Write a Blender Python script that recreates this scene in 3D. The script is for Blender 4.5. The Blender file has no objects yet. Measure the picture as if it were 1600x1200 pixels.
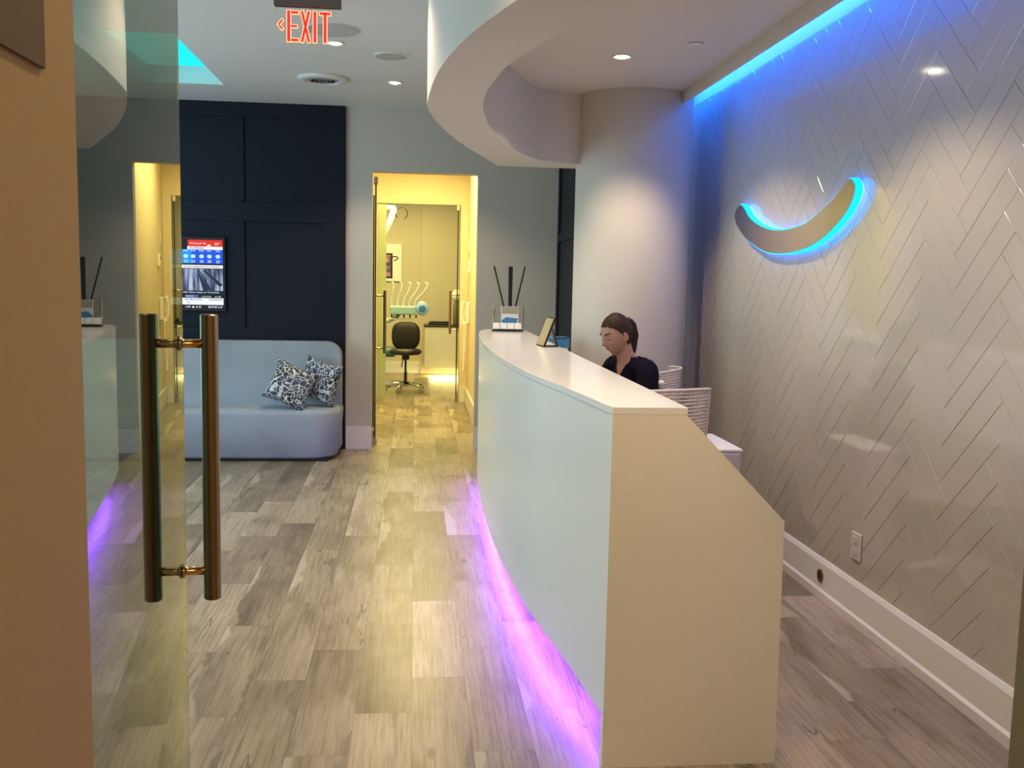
import bpy, bmesh, math, random
from mathutils import Vector, Matrix
random.seed(7)
PI = math.pi
SC = bpy.context.scene
COL = SC.collection

# ------------------------------------------------------------------ camera
F_PX, YAW, PIT, ROL, EYE = 1497.96, 0.102473, 0.108104, 0.0206624, 1.52
cy_, sy_, cp_, sp_ = math.cos(YAW), math.sin(YAW), math.cos(PIT), math.sin(PIT)
fwd = Vector((sy_*cp_, cy_*cp_, -sp_)); rt = Vector((cy_, -sy_, 0)); up = rt.cross(fwd)
c_, s_ = math.cos(ROL), math.sin(ROL)
rt, up = c_*rt + s_*up, -s_*rt + c_*up
cd = bpy.data.cameras.new('camera'); cam = bpy.data.objects.new('camera', cd); COL.objects.link(cam)
M = Matrix((rt, up, -fwd)).transposed().to_4x4(); M.translation = Vector((0, 0, EYE))
cam.matrix_world = M
cd.sensor_width = 36; cd.lens = F_PX/1600*36; cd.clip_start = 0.05
SC.camera = cam

# ------------------------------------------------------------------ world, exposure, large lights
SC.view_settings.view_transform = 'Standard'; SC.view_settings.look = 'None'
SC.view_settings.exposure = 0.1; SC.view_settings.gamma = 1.0
w = bpy.data.worlds.new('world'); SC.world = w; w.use_nodes = True
w.node_tree.nodes['Background'].inputs[0].default_value = (0.02, 0.90, 1.0, 1)
w.node_tree.nodes['Background'].inputs[1].default_value = 1.0

def area(name, loc, rot, sx, sy, power, col, spread=PI):
    l = bpy.data.lights.new(name, 'AREA'); l.shape = 'RECTANGLE'; l.size = sx; l.size_y = sy
    l.energy = power; l.color = col; l.spread = spread
    o = bpy.data.objects.new(name, l); o.location = loc; o.rotation_euler = rot; COL.objects.link(o); return o
def spot(name, loc, power, col, ang=110, blend=0.8, rad=0.035, rot=(0, 0, 0)):
    l = bpy.data.lights.new(name, 'SPOT'); l.energy = power; l.color = col; l.spot_size = math.radians(ang)
    l.spot_blend = blend; l.shadow_soft_size = rad
    o = bpy.data.objects.new(name, l); o.location = loc; o.rotation_euler = rot; COL.objects.link(o); return o

DAY = (0.78, 0.88, 1.0)
WARM = (1.0, 0.68, 0.31)
YEL = (1.0, 0.84, 0.30)
area('daylight_window', (-3.9, 5.2, 1.6), (0, -PI/2, 0), 2.2, 4.5, 85, DAY)          # street window in the left wall
area('vestibule_lamp', (0.5, -1.0, 2.38), (0, 0, 0), 1.0, 1.4, 31, WARM)
area('hallway_lamp', (0.05, 10.2, 2.84), (0, 0, 0), 0.7, 1.6, 85, YEL)
area('treatment_room_lamp', (-0.4, 13.6, 2.84), (0, 0, 0), 1.8, 1.6, 100, YEL)

# ------------------------------------------------------------------ node helpers
def mat(name, col=(.8, .8, .8), rough=.5, metal=0, spec=.5, emis=None, es=0, trans=0, ior=1.45, coat=0):
    m = bpy.data.materials.new(name); m.use_nodes = True
    b = m.node_tree.nodes['Principled BSDF']
    b.inputs['Base Color'].default_value = (*col, 1); b.inputs['Roughness'].default_value = rough
    b.inputs['Metallic'].default_value = metal; b.inputs['Specular IOR Level'].default_value = spec
    b.inputs['Transmission Weight'].default_value = trans; b.inputs['IOR'].default_value = ior
    b.inputs['Coat Weight'].default_value = coat
    if emis: b.inputs['Emission Color'].default_value = (*emis, 1); b.inputs['Emission Strength'].default_value = es
    return m
def nd(m, t, **kw):
    n = m.node_tree.nodes.new(t)
    for k, v in kw.items(): setattr(n, k, v)
    return n
def lk(m, a, b): m.node_tree.links.new(a, b)
def bsdf(m): return m.node_tree.nodes['Principled BSDF']
def math_(m, op, a, b=None, c=None):
    n = nd(m, 'ShaderNodeMath', operation=op)
    for i, v in enumerate((a, b, c)):
        if v is None: continue
        if isinstance(v, (int, float)): n.inputs[i].default_value = v
        else: lk(m, v, n.inputs[i])
    return n.outputs[0]
def ramp(m, fac, stops):
    n = nd(m, 'ShaderNodeValToRGB'); lk(m, fac, n.inputs[0]); e = n.color_ramp.elements
    while len(e) < len(stops): e.new(0.5)
    for i, (p, c) in enumerate(stops): e[i].position = p; e[i].color = (*c, 1) if len(c) == 3 else c
    return n.outputs[0]
def bumpn(m, h, dist, st=1.0):
    n = nd(m, 'ShaderNodeBump'); n.inputs['Distance'].default_value = dist; n.inputs['Strength'].default_value = st
    lk(m, h, n.inputs['Height']); lk(m, n.outputs[0], bsdf(m).inputs['Normal'])
def noise(m, vec, scale, detail=3, rough=.5, dim='3D'):
    n = nd(m, 'ShaderNodeTexNoise'); n.inputs['Scale'].default_value = scale; n.inputs['Detail'].default_value = detail
    n.inputs['Roughness'].default_value = rough
    if vec is not None: lk(m, vec, n.inputs['Vector'])
    return n.outputs[0]
def mixc(m, fac, a, b, mode='MIX'):
    n = nd(m, 'ShaderNodeMix', data_type='RGBA', blend_type=mode)
    for s, v in ((n.inputs[0], fac), (n.inputs[6], a), (n.inputs[7], b)):
        if isinstance(v, (int, float)): s.default_value = v
        elif isinstance(v, tuple): s.default_value = (*v, 1)
        else: lk(m, v, s)
    return n.outputs[2]

def plaster(name, col, rough=.6):
    m = mat(name, col, rough, spec=.3)
    g = nd(m, 'ShaderNodeNewGeometry'); h = noise(m, g.outputs['Position'], 160, 2)
    bumpn(m, h, .0006, .4); return m

MW = plaster('painted_wall_greige', (.55, .51, .45))
MC = plaster('painted_ceiling_white', (.72, .72, .70))
MSOF = plaster('painted_soffit', (.66, .61, .56))
MCREAM = plaster('painted_wall_cream', (.72, .62, .45))
MBROWN = plaster('vestibule_wall_tan', (.44, .325, .175))
MNAVY = mat('navy_panelling', (.008, .012, .021), .5, spec=.22)
MTRIM = mat('white_trim_paint', (.74, .72, .70), .35)
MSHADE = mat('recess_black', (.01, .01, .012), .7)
MSTEEL = mat('brushed_steel', (.50, .44, .36), .28, metal=1)
MCHROME = mat('chrome', (.75, .73, .70), .12, metal=1)
MBLK = mat('black_plastic', (.012, .012, .014), .45)
MWHT = mat('white_plastic', (.80, .79, .77), .35)
MQUARTZ = mat('white_solid_surface', (.78, .77, .74), .16, spec=.5)
g_ = nd(MQUARTZ, 'ShaderNodeNewGeometry')
lk(MQUARTZ, ramp(MQUARTZ, noise(MQUARTZ, g_.outputs['Position'], 2.5, 2), [(.3, (.76, .75, .73)), (.7, (.80, .79, .76))]), bsdf(MQUARTZ).inputs['Base Color'])

# brushed metal grain for handle and sign
def brushed(name, col, rough, axis_scale):
    m = mat(name, col, rough, metal=1)
    g = nd(m, 'ShaderNodeNewGeometry'); mp = nd(m, 'ShaderNodeMapping'); mp.inputs['Scale'].default_value = axis_scale
    lk(m, g.outputs['Position'], mp.inputs[0]); h = noise(m, mp.outputs[0], 40, 2)
    bumpn(m, h, .0004, .35); return m
MSIGN = brushed('brushed_steel_sign_face', (.66, .60, .47), .22, (1, .2, 25))
MHANDLE = brushed('brushed_steel_handle', (.36, .275, .20), .30, (20, 20, .3))

# ------------------------------------------------------------------ wood-look plank floor (0.2 m planks, 0.88 m long, one-third stagger)
MF = mat('wood_look_plank_floor', (.4, .35, .3), .33, spec=.45)
g = nd(MF, 'ShaderNodeNewGeometry'); sx = nd(MF, 'ShaderNodeSeparateXYZ'); lk(MF, g.outputs['Position'], sx.inputs[0])
X, Y = sx.outputs[0], sx.outputs[1]
kx = math_(MF, 'DIVIDE', math_(MF, 'SUBTRACT', X, .003), .2); k = math_(MF, 'FLOOR', kx)
yy = math_(MF, 'DIVIDE', math_(MF, 'SUBTRACT', math_(MF, 'SUBTRACT', Y, .02), math_(MF, 'MULTIPLY', k, .2933)), .88)
j = math_(MF, 'FLOOR', yy)
cb = nd(MF, 'ShaderNodeCombineXYZ'); lk(MF, k, cb.inputs[0]); lk(MF, j, cb.inputs[1])
wn = nd(MF, 'ShaderNodeTexWhiteNoise', noise_dimensions='2D'); lk(MF, cb.outputs[0], wn.inputs[0])
sc = nd(MF, 'ShaderNodeSeparateColor'); lk(MF, wn.outputs['Color'], sc.inputs[0])
r1, r2, r3 = sc.outputs[0], sc.outputs[1], sc.outputs[2]
def gvec(sxx, syy, off=0.0):
    c = nd(MF, 'ShaderNodeCombineXYZ')
    lk(MF, math_(MF, 'ADD', math_(MF, 'MULTIPLY', X, sxx), math_(MF, 'MULTIPLY', r1, 37.0+off)), c.inputs[0])
    lk(MF, math_(MF, 'ADD', math_(MF, 'MULTIPLY', Y, syy), math_(MF, 'MULTIPLY', r2, 53.0)), c.inputs[1])
    lk(MF, math_(MF, 'MULTIPLY', r3, 19.0), c.inputs[2]); return c.outputs[0]
tone = math_(MF, 'ADD', math_(MF, 'MULTIPLY', wn.outputs['Value'], .50), math_(MF, 'MULTIPLY', noise(MF, gvec(7, 1.3), 1.0, 4, .6), .75))
base = ramp(MF, tone, [(.26, (.150, .118, .082)), (.44, (.235, .190, .132)), (.66, (.315, .260, .185)), (.88, (.385, .325, .238))])
grain = noise(MF, gvec(95, 3.2), 1.0, 4, .65)
base = mixc(MF, .75, base, ramp(MF, grain, [(.33, (.52, .50, .47)), (.55, (1, 1, 1)), (.8, (1.1, 1.1, 1.1))]), 'MULTIPLY')
streak = noise(MF, gvec(9, .9, 11), 1.0, 5, .62)
base = mixc(MF, ramp(MF, streak, [(.62, (0, 0, 0)), (.70, (.75, .75, .75)), (.80, (.9, .9, .9))]), base, (.17, .135, .105))
# thin dark cracks: iso-lines of a warped noise, present on some planks only
crk = noise(MF, gvec(7, .8, 23), 1.0, 3, .5)
ci = math_(MF, 'ABSOLUTE', math_(MF, 'SUBTRACT', crk, .5))
cm = math_(MF, 'MULTIPLY', math_(MF, 'LESS_THAN', ci, .0055), math_(MF, 'GREATER_THAN', noise(MF, gvec(3, 2.2, 31), 1.0, 2), .60))
base = mixc(MF, math_(MF, 'MULTIPLY', cm, .65), base, (.07, .052, .04))
knot = nd(MF, 'ShaderNodeTexVoronoi'); knot.inputs['Scale'].default_value = 1.0; lk(MF, gvec(5, 1.8, 5), knot.inputs['Vector'])
base = mixc(MF, ramp(MF, knot.outputs['Distance'], [(.04, (.8, .8, .8)), (.10, (0, 0, 0))]), base, (.16, .12, .09))
nb = noise(MF, gvec(.6, 1.7, 41), 1.0, 3, .5); nb2 = noise(MF, gvec(1.0, 1.9, 57), 1.0, 4, .6); fxx = math_(MF, 'FRACT', kx)
def edge(f, n, lo, gain, r, thr):
    w_ = math_(MF, 'MULTIPLY', math_(MF, 'SUBTRACT', n, lo), gain)
    return math_(MF, 'MULTIPLY', ramp(MF, math_(MF, 'SUBTRACT', w_, f), [(.0, (0, 0, 0)), (.07, (1, 1, 1))]), math_(MF, 'GREATER_THAN', r, thr))
base = mixc(MF, math_(MF, 'MULTIPLY', edge(fxx, nb, .40, 1.5, r3, .72), .6), base, (.50, .44, .34))
dk = edge(math_(MF, 'SUBTRACT', 1, fxx), nb2, .46, 1.3, r2, .45)
base = mixc(MF, math_(MF, 'MULTIPLY', dk, .75), base, mixc(MF, grain, (.07, .055, .042), (.22, .18, .14)))
blot = noise(MF, gvec(4, 1.6, 71), 1.0, 3, .6)
base = mixc(MF, .8, base, ramp(MF, blot, [(.35, (.66, .62, .58)), (.52, (1, 1, 1)), (.7, (1.08, 1.06, 1.02))]), 'MULTIPLY')
fx = math_(MF, 'FRACT', kx); fy = math_(MF, 'FRACT', yy)
ex = math_(MF, 'MINIMUM', fx, math_(MF, 'SUBTRACT', 1, fx)); ey = math_(MF, 'MINIMUM', fy, math_(MF, 'SUBTRACT', 1, fy))
seam = math_(MF, 'MINIMUM', math_(MF, 'MULTIPLY', ex, .2), math_(MF, 'MULTIPLY', ey, .88))
sm = math_(MF, 'LESS_THAN', seam, .0013)
base = mixc(MF, math_(MF, 'MULTIPLY', sm, .55), base, (.11, .09, .07))
lk(MF, base, bsdf(MF).inputs['Base Color'])
bumpn(MF, math_(MF, 'ADD', math_(MF, 'MULTIPLY', grain, .3), math_(MF, 'SUBTRACT', 1, sm)), .0006, .5)

# ------------------------------------------------------------------ geometry helpers
def obj(name, bm, m=None, parent=None, smooth=False, loc=None, bevel=0, seg=2, subs=0):
    me = bpy.data.meshes.new(name); bmesh.ops.recalc_face_normals(bm, faces=bm.faces[:])
    bm.to_mesh(me); bm.free(); o = bpy.data.objects.new(name, me); COL.objects.link(o)
    if m is not None:
        for mm in (m if isinstance(m, (list, tuple)) else [m]): me.materials.append(mm)
    if smooth:
        for p in me.polygons: p.use_smooth = True
    if loc is not None: o.location = loc
    if bevel:
        b = o.modifiers.new('bevel', 'BEVEL'); b.width = bevel; b.segments = seg; b.limit_method = 'ANGLE'; b.angle_limit = .6
        for p in me.polygons: p.use_smooth = True
        b.harden_normals = True
    if subs:
        s = o.modifiers.new('subsurf', 'SUBSURF'); s.levels = subs; s.render_levels = subs
        for p in me.polygons: p.use_smooth = True
    if parent is not None: o.parent = parent
    return o
def tag(o, label, cat, group=None, kind=None):
    o['label'] = label; o['category'] = cat
    if group: o['group'] = group
    if kind: o['kind'] = kind
    return o
def thing(name, label, cat, loc=(0, 0, 0), rz=0, group=None):
    o = bpy.data.objects.new(name, None); COL.objects.link(o); o.location = loc; o.rotation_euler = (0, 0, rz)
    o.empty_display_size = .05
    return tag(o, label, cat, group)
def struct(name, bm, m, label, cat, **kw):
    o = obj(name, bm, m, **kw); o['kind'] = 'structure'; o['label'] = label; o['category'] = cat; return o
def NB(): return bmesh.new()
def box(bm, x0, x1, y0, y1, z0, z1, mi=0, mtx=None):
    vs = [bm.verts.new(Vector(p)) for p in ((x0,y0,z0),(x1,y0,z0),(x1,y1,z0),(x0,y1,z0),(x0,y0,z1),(x1,y0,z1),(x1,y1,z1),(x0,y1,z1))]
    if mtx is not None:
        for v in vs: v.co = mtx @ v.co
    for f in ((0,3,2,1),(4,5,6,7),(0,1,5,4),(1,2,6,5),(2,3,7,6),(3,0,4,7)):
        fc = bm.faces.new([vs[i] for i in f]); fc.material_index = mi
    return bm
def prism(bm, pts, vec, mi=0):
    a = [bm.verts.new(Vector(p)) for p in pts]; b = [bm.verts.new(Vector(p)+Vector(vec)) for p in pts]; n = len(a)
    fs = [bm.faces.new(a), bm.faces.new(b[::-1])]
    for i in range(n): fs.append(bm.faces.new((a[i], b[i], b[(i+1) % n], a[(i+1) % n])))
    for f in fs: f.material_index = mi
    return bm
def tube(bm, pts, rad, n=12, mi=0, cap=True):
    pts = [Vector(p) for p in pts]; rs = rad if isinstance(rad, (list, tuple)) else [rad]*len(pts); rings = []
    for i, p in enumerate(pts):
        t = (pts[min(i+1, len(pts)-1)] - pts[max(i-1, 0)]).normalized()
        a = t.cross(Vector((0, 0, 1)) if abs(t.z) < .9 else Vector((1, 0, 0))).normalized()
        if i and a.dot(pa) < 0: a = -a
        pa = a; b = t.cross(a)
        rings.append([bm.verts.new(p + rs[i]*(math.cos(2*PI*k/n)*a + math.sin(2*PI*k/n)*b)) for k in range(n)])
    for r0, r1_ in zip(rings, rings[1:]):
        for k in range(n):
            f = bm.faces.new((r0[k], r0[(k+1) % n], r1_[(k+1) % n], r1_[k])); f.material_index = mi
    if cap: bm.faces.new(rings[0][::-1]).material_index = mi; bm.faces.new(rings[-1]).material_index = mi
    return bm
def lathe(bm, prof, n=32, c=(0, 0, 0), mi=0, axis='Z'):
    rings = []
    for r, z in prof:
        ring = []
        for k in range(n):
            a = 2*PI*k/n; p = Vector((r*math.cos(a), r*math.sin(a), z))
            if axis == 'X': p = Vector((z, r*math.cos(a), r*math.sin(a)))
            if axis == 'Y': p = Vector((r*math.cos(a), z, r*math.sin(a)))
            ring.append(bm.verts.new(p + Vector(c)))
        rings.append(ring)
    for a, b in zip(rings, rings[1:]):
        for k in range(n):
            f = bm.faces.new((a[k], a[(k+1) % n], b[(k+1) % n], b[k])); f.material_index = mi
    for r in (rings[0], rings[-1]):
        try: bm.faces.new(r).material_index = mi
        except ValueError: pass
    return bm
def smoothpath(pts, n=8, closed=False):
    P = [Vector(p) for p in pts]; out = []; N = len(P)
    for i in range(N if closed else N-1):
        if closed: p0, p1, p2, p3 = P[i-1], P[i], P[(i+1) % N], P[(i+2) % N]
        else: p0, p1, p2, p3 = P[max(i-1, 0)], P[i], P[i+1], P[min(i+2, N-1)]
        for q in range(n):
            t = q/n
            out.append(.5*((2*p1)+(-p0+p2)*t+(2*p0-5*p1+4*p2-p3)*t*t+(-p0+3*p1-3*p2+p3)*t**3))
    if not closed: out.append(P[-1])
    return out
def offset2d(pts, d):
    out = []
    for i in range(len(pts)):
        a, b = Vector(pts[max(i-1, 0)]), Vector(pts[min(i+1, len(pts)-1)])
        t = (b-a).normalized(); out.append(Vector(pts[i]) + d*Vector((t.y, -t.x)))
    return out
def ball(bm, c, r, seg=16, sc=(1, 1, 1), mi=0, mtx=None):
    n0 = len(bm.verts)
    res = bmesh.ops.create_uvsphere(bm, u_segments=seg, v_segments=max(6, seg//2), radius=r)
    for v in res['verts']:
        v.co = Vector((v.co.x*sc[0], v.co.y*sc[1], v.co.z*sc[2]))
        if mtx is not None: v.co = mtx @ v.co
        v.co += Vector(c)
        for f in v.link_faces: f.material_index = mi
    return bm
def text_mesh(name, s, x, y, z, h, m, parent, w=None, rot=(PI/2, 0, 0)):
    cu = bpy.data.curves.new(name, 'FONT'); cu.body = s; cu.size = 1; cu.extrude = .002; cu.resolution_u = 2
    t = bpy.data.objects.new(name, cu); COL.objects.link(t)
    dg = bpy.context.evaluated_depsgraph_get(); me = bpy.data.meshes.new_from_object(t.evaluated_get(dg))
    bpy.data.objects.remove(t)
    xs = [v.co.x for v in me.vertices]; ys = [v.co.y for v in me.vertices]
    x0, x1, y0, y1 = min(xs), max(xs), min(ys), max(ys)
    sy = h/(y1-y0); sxx = (w/(x1-x0)) if w else sy
    R = Matrix.Rotation(rot[2], 3, 'Z') @ Matrix.Rotation(rot[0], 3, 'X')
    for v in me.vertices: v.co = R @ Vector(((v.co.x-x0)*sxx, (v.co.y-y0)*sy, v.co.z*.5)) + Vector((x, y, z))
    me.materials.clear(); me.materials.append(m)
    o = bpy.data.objects.new(name, me); COL.objects.link(o); o.parent = parent; return o

# ================================================================== THE ROOM
CZ = 2.965      # main ceiling
YW = 8.51       # back wall
XW = 2.0        # tiled wall
struct('floor', box(NB(), -4.1, 3.2, -2.6, 16.0, -.1, 0), MF, 'greyish wood-look plank floor running through every room', 'floor')
# ceiling with skylight opening
bm = NB()
SKX0, SKX1, SKY0, SKY1 = -2.05, -1.475, 6.2, 7.76
box(bm, -4.1, SKX0, 1.3, YW, CZ, CZ+.09); box(bm, SKX1, 2.05, 1.3, YW, CZ, CZ+.09)
box(bm, SKX0, SKX1, 1.3, SKY0, CZ, CZ+.09); box(bm, SKX0, SKX1, SKY1, YW, CZ, CZ+.09)
struct('ceiling', bm, MC, 'white ceiling of the waiting area with a skylight cut in it', 'ceiling')
struct('ceiling.001', box(NB(), -4.1, 3.2, -2.6, 1.3, 2.42, 3.05), MBROWN, 'low ceiling over the entrance vestibule', 'ceiling')
struct('ceiling.002', box(NB(), -2.6, 2.6, YW+.15, 15.6, 2.86, 2.95), MCREAM, 'pale ceiling of the hallway and treatment room', 'ceiling')
# skylight kerb (frame) and glazing bars
bm = NB()
for a in ((SKX0-.03, SKX0, SKY0-.03, SKY1+.03), (SKX1, SKX1+.03, SKY0-.03, SKY1+.03), (SKX0, SKX1, SKY0-.03, SKY0), (SKX0, SKX1, SKY1, SKY1+.03)):
    box(bm, *a, CZ+.09, CZ+.13)
struct('window_1', bm, MC, 'frame of the ceiling skylight open to the blue sky', 'skylight')

# back wall: white part with door opening, navy panelling
bm = NB()
DX0, DX1, DZ = -.372, .542, 2.43
box(bm, -.60, DX0, YW, YW+.15, 0, CZ); box(bm, DX1, 1.30, YW, YW+.15, 0, CZ); box(bm, DX0, DX1, YW, YW+.15, DZ, CZ)
box(bm, -4.1, -.60, YW+.02, YW+.15, 0, CZ)
struct('wall_back', bm, MW, 'greige back wall around the hallway doorway', 'wall')
bm = NB()
PX = [(-2.75, -1.61), (-1.455, -.79)]
box(bm, -4.0, -.603, YW-.012, YW+.02, 0, CZ)      # panel ground
def rail(x0, x1, z0, z1): box(bm, x0, x1, YW-.030, YW-.012, z0, z1)
rail(-4.0, -.603, 2.842, CZ); rail(-4.0, -.603, 1.97, 2.136); rail(-4.0, -.603, 0, 1.062)
rail(-.79, -.603, 1.062, 1.97); rail(-.79, -.603, 2.136, 2.842); rail(-1.612, -1.456, 1.062, 1.97); rail(-1.612, -1.456, 2.136, 2.842); rail(-2.88, -2.72, 1.062, 1.97); rail(-2.88, -2.72, 2.136, 2.842)
struct('trim_1', bm, MNAVY, 'dark navy panelled feature wall behind the sofa', 'wall panelling', bevel=.002)
bm = NB(); box(bm, 1.262, 1.30, 7.35, YW, 0, 2.6)
box(bm, 1.248, 1.262, 7.35, YW-.02, 1.86, 1.93); box(bm, 1.248, 1.262, YW-.10, YW-.02, 0, 1.86); box(bm, 1.248, 1.262, YW-.10, YW-.02, 1.93, 2.6)
box(bm, 1.262, 1.30, 7.35, YW, 2.6, CZ)
struct('wall_recess', bm, MNAVY, 'strip of navy panelled side wall seen beside the round column', 'wall')
# baseboards of the back wall
bm = NB(); box(bm, -.598, DX0, YW-.018, YW, 0, .185); box(bm, -.598, DX0, YW-.012, YW, .185, .2)
struct('baseboard_back', bm, MTRIM, 'white baseboard left of the doorway', 'baseboard')
bm = NB(); box(bm, DX1, 1.246, YW-.018, YW, 0, .185); box(bm, DX1, 1.246, YW-.012, YW, .185, .2)
struct('baseboard_back.001', bm, MTRIM, 'white baseboard right of the doorway', 'baseboard')
# left wall with its window
bm = NB(); box(bm, -4.1, -4.0, 1.3, YW, 0, .5); box(bm, -4.1, -4.0, 1.3, YW, 2.7, CZ); box(bm, -4.1, -4.0, 1.3, 2.95, .5, 2.7); box(bm, -4.1, -4.0, 7.45, YW, .5, 2.7)
struct('wall_left', bm, MW, 'greige wall at the left of the waiting area', 'wall')
# front walls either side of the entrance, vestibule
JX0, JX1 = -.342, .902
struct('wall_front', box(NB(), -4.1, -.52, 1.0, 1.3, 0, CZ+.09), MW, 'front wall left of the entrance', 'wall')
struct('wall_vestibule_left', box(NB(), -.52, JX0, -2.6, 1.03, 0, 2.42), MBROWN, 'tan vestibule wall at the left edge', 'wall')
struct('wall_front.001', box(NB(), JX1, 3.2, 1.0, 1.3, 0, CZ+.09), plaster('olive_brown_paint', (.17, .125, .055)), 'olive brown door jamb and wall at the right edge', 'wall')
struct('wall_vestibule_right', box(NB(), 1.9, 2.0, -2.6, 1.0, 0, 2.42), MBROWN, 'vestibule wall at the right', 'wall')
struct('wall_vestibule_back', box(NB(), -.52, 2.0, -2.7, -2.6, 0, 2.42), MBROWN, 'vestibule wall behind the viewer', 'wall')
tag(obj('wall_dark_patch', box(NB(), JX0, JX0+.004, .60, .943, 1.703, 2.2), mat('dark_brown_patch', (.13, .09, .05), .7), bevel=.001),  # thin slab added for a dark rectangular patch on the tan wall
    'dark brown rectangular patch high on the tan wall at the left edge', 'wall panel')

# tiled wall : herringbone, real bevelled tiles
MTILE = mat('glossy_white_tile', (.50, .455, .40), .09, spec=1.0, ior=1.75)
g = nd(MTILE, 'ShaderNodeNewGeometry')
bumpn(MTILE, noise(MTILE, g.outputs['Position'], 1.6, 1), .008, .2)
MGROUT = mat('tile_grout', (.70, .65, .56), .6)
struct('wall_right', box(NB(), XW+.004, XW+.15, 1.3, YW, 0, CZ+.09), MGROUT, 'wall behind the white herringbone tiles', 'wall')
def clip(poly, ax, v, sgn):
    out = []
    for i in range(len(poly)):
        a, b = poly[i-1], poly[i]; da, db = sgn*(a[ax]-v), sgn*(b[ax]-v)
        if (da >= 0) != (db >= 0):
            t = da/(da-db); out.append((a[0]+(b[0]-a[0])*t, a[1]+(b[1]-a[1])*t))
        if db >= 0: out.append(b)
    return out
def inset(poly, d):
    n = len(poly); cx = sum(p[0] for p in poly)/n; cyy = sum(p[1] for p in poly)/n; L = []
    for i in range(n):
        a, b = Vector(poly[i]), Vector(poly[(i+1) % n]); t = b-a
        if t.length < 1e-5: return None
        t.normalize(); nn = Vector((-t.y, t.x))
        if nn.dot(Vector((cx, cyy))-a) < 0: nn = -nn
        L.append((a+nn*d, t))
    out = []
    for i in range(n):
        (p, t), (q, s) = L[i-1], L[i]; den = t.x*s.y-t.y*s.x
        if abs(den) < 1e-4: out.append(q); continue
        k_ = ((q-p).x*s.y-(q-p).y*s.x)/den; out.append(p+t*k_)
    return out
bm = NB(); TW = .102; NR = 4; c45 = math.cos(PI/4)
def add_tile(x, y, wx, wy):
    poly = [(x, y), (x+wx, y), (x+wx, y+wy), (x, y+wy)]
    poly = [((a-b)*c45*TW+4.0, (a+b)*c45*TW+1.5) for a, b in poly]
    for ax, v, s in ((0, 1.31, 1), (0, 7.0, -1), (1, .19, 1), (1, 2.80, -1)):
        poly = clip(poly, ax, v, s)
        if len(poly) < 3: return
    ar = .5*abs(sum(poly[i-1][0]*poly[i][1]-poly[i][0]*poly[i-1][1] for i in range(len(poly))))
    if ar < 4e-4: return
    o, t = inset(poly, .0007), inset(poly, .0021)
    if not o or not t: return
    ta, tb = random.uniform(-.0006, .0006), random.uniform(-.0006, .0006)
    cx = sum(p[0] for p in poly)/len(poly); cz = sum(p[1] for p in poly)/len(poly)
    try:
        vo = [bm.verts.new((XW+.0017, p[0], p[1])) for p in o]
        vt = [bm.verts.new((XW+.001+ta*(p[0]-cx)*2+tb*(p[1]-cz)*2, p[0], p[1])) for p in t]
        bm.faces.new(vt)
        for i in range(len(vo)): bm.faces.new((vo[i-1], vo[i], vt[i], vt[i-1]))
    except ValueError: pass
for jj in range(-60, 61):
    for m_ in range(-14, 15):
        x = jj + 2*NR*m_
        if abs(x-jj) < 120: add_tile(x, jj, NR, 1)
for cc in range(-80, 81):
    for m_ in range(-14, 15):
        j0 = cc-2*NR+1 + 2*NR*m_
        if abs(j0) < 80: add_tile(cc, j0, 1, NR)
struct('trim_2', bm, MTILE, 'glossy white herringbone tile covering the right wall', 'wall tile')
# baseboard right
bm = NB()
prism(bm, [(XW+.003, 1.3, 0), (XW-.020, 1.3, 0), (XW-.020, 1.3, .040), (XW-.012, 1.3, .052), (XW-.012, 1.3, .176), (XW-.004, 1.3, .198), (XW+.003, 1.3, .198)], (0, 5.7, 0))
struct('baseboard_right', bm, MTRIM, 'tall off-white baseboard under the tiled wall', 'baseboard')

# inner ceiling, soffit, cove
OUT = [(1.3, 1.32), (.95, 1.55), (.66, 1.85), (.44, 2.25), (.276, 2.73), (.156, 3.19), (.08, 3.7), (.047, 4.33), (.062, 4.60), (.127, 5.02), (.25, 5.58), (.396, 6.09), (.555, 6.63)]
INN = [(1.5, 1.5), (1.15, 1.8), (.87, 2.1), (.68, 2.45), (.517, 2.81), (.40, 3.23), (.335, 3.50), (.297, 3.86), (.286, 4.16), (.308, 4.52), (.395, 5.09), (.56, 5.72), (.774, 6.21), (1.03, 6.37)]
SZ = 2.29
o2 = [Vector((p.x, p.y)) for p in smoothpath([(a, b, 0) for a, b in OUT], 6)]
i2 = [Vector((p.x, p.y)) for p in smoothpath([(a, b, 0) for a, b in INN], 6)]
bm = NB()
NS = 90
def resample(P, n):
    L = [0]
    for a, b in zip(P, P[1:]): L.append(L[-1]+(b-a).length)
    out = []; q = 0
    for i in range(n+1):
        t = L[-1]*i/n
        while q < len(L)-2 and L[q+1] < t: q += 1
        out.append(P[q].lerp(P[q+1], (t-L[q])/max(1e-9, L[q+1]-L[q])))
    return out
OE = resample(o2 + [Vector((.9, 6.64)), Vector((1.2, 6.64))], NS); IE = resample(i2 + [Vector((1.12, 6.40))], NS)
rows = []
for a, b in zip(OE, IE):
    rows.append([bm.verts.new((a.x, a.y, CZ)), bm.verts.new((a.x, a.y, SZ)), bm.verts.new((b.x, b.y, SZ)), bm.verts.new((b.x, b.y, CZ))])
for r0, r1_ in zip(rows, rows[1:]):
    for q in range(3):
        f = bm.faces.new((r0[q], r0[q+1], r1_[q+1], r1_[q])); f.smooth = True
bm.faces.new(rows[0]); bm.faces.new(rows[-1])
so = struct('trim_3', bm, MSOF, 'curved dropped soffit sweeping over the reception desk', 'soffit')
es = so.modifiers.new('edge', 'EDGE_SPLIT'); es.split_angle = .7
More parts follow.
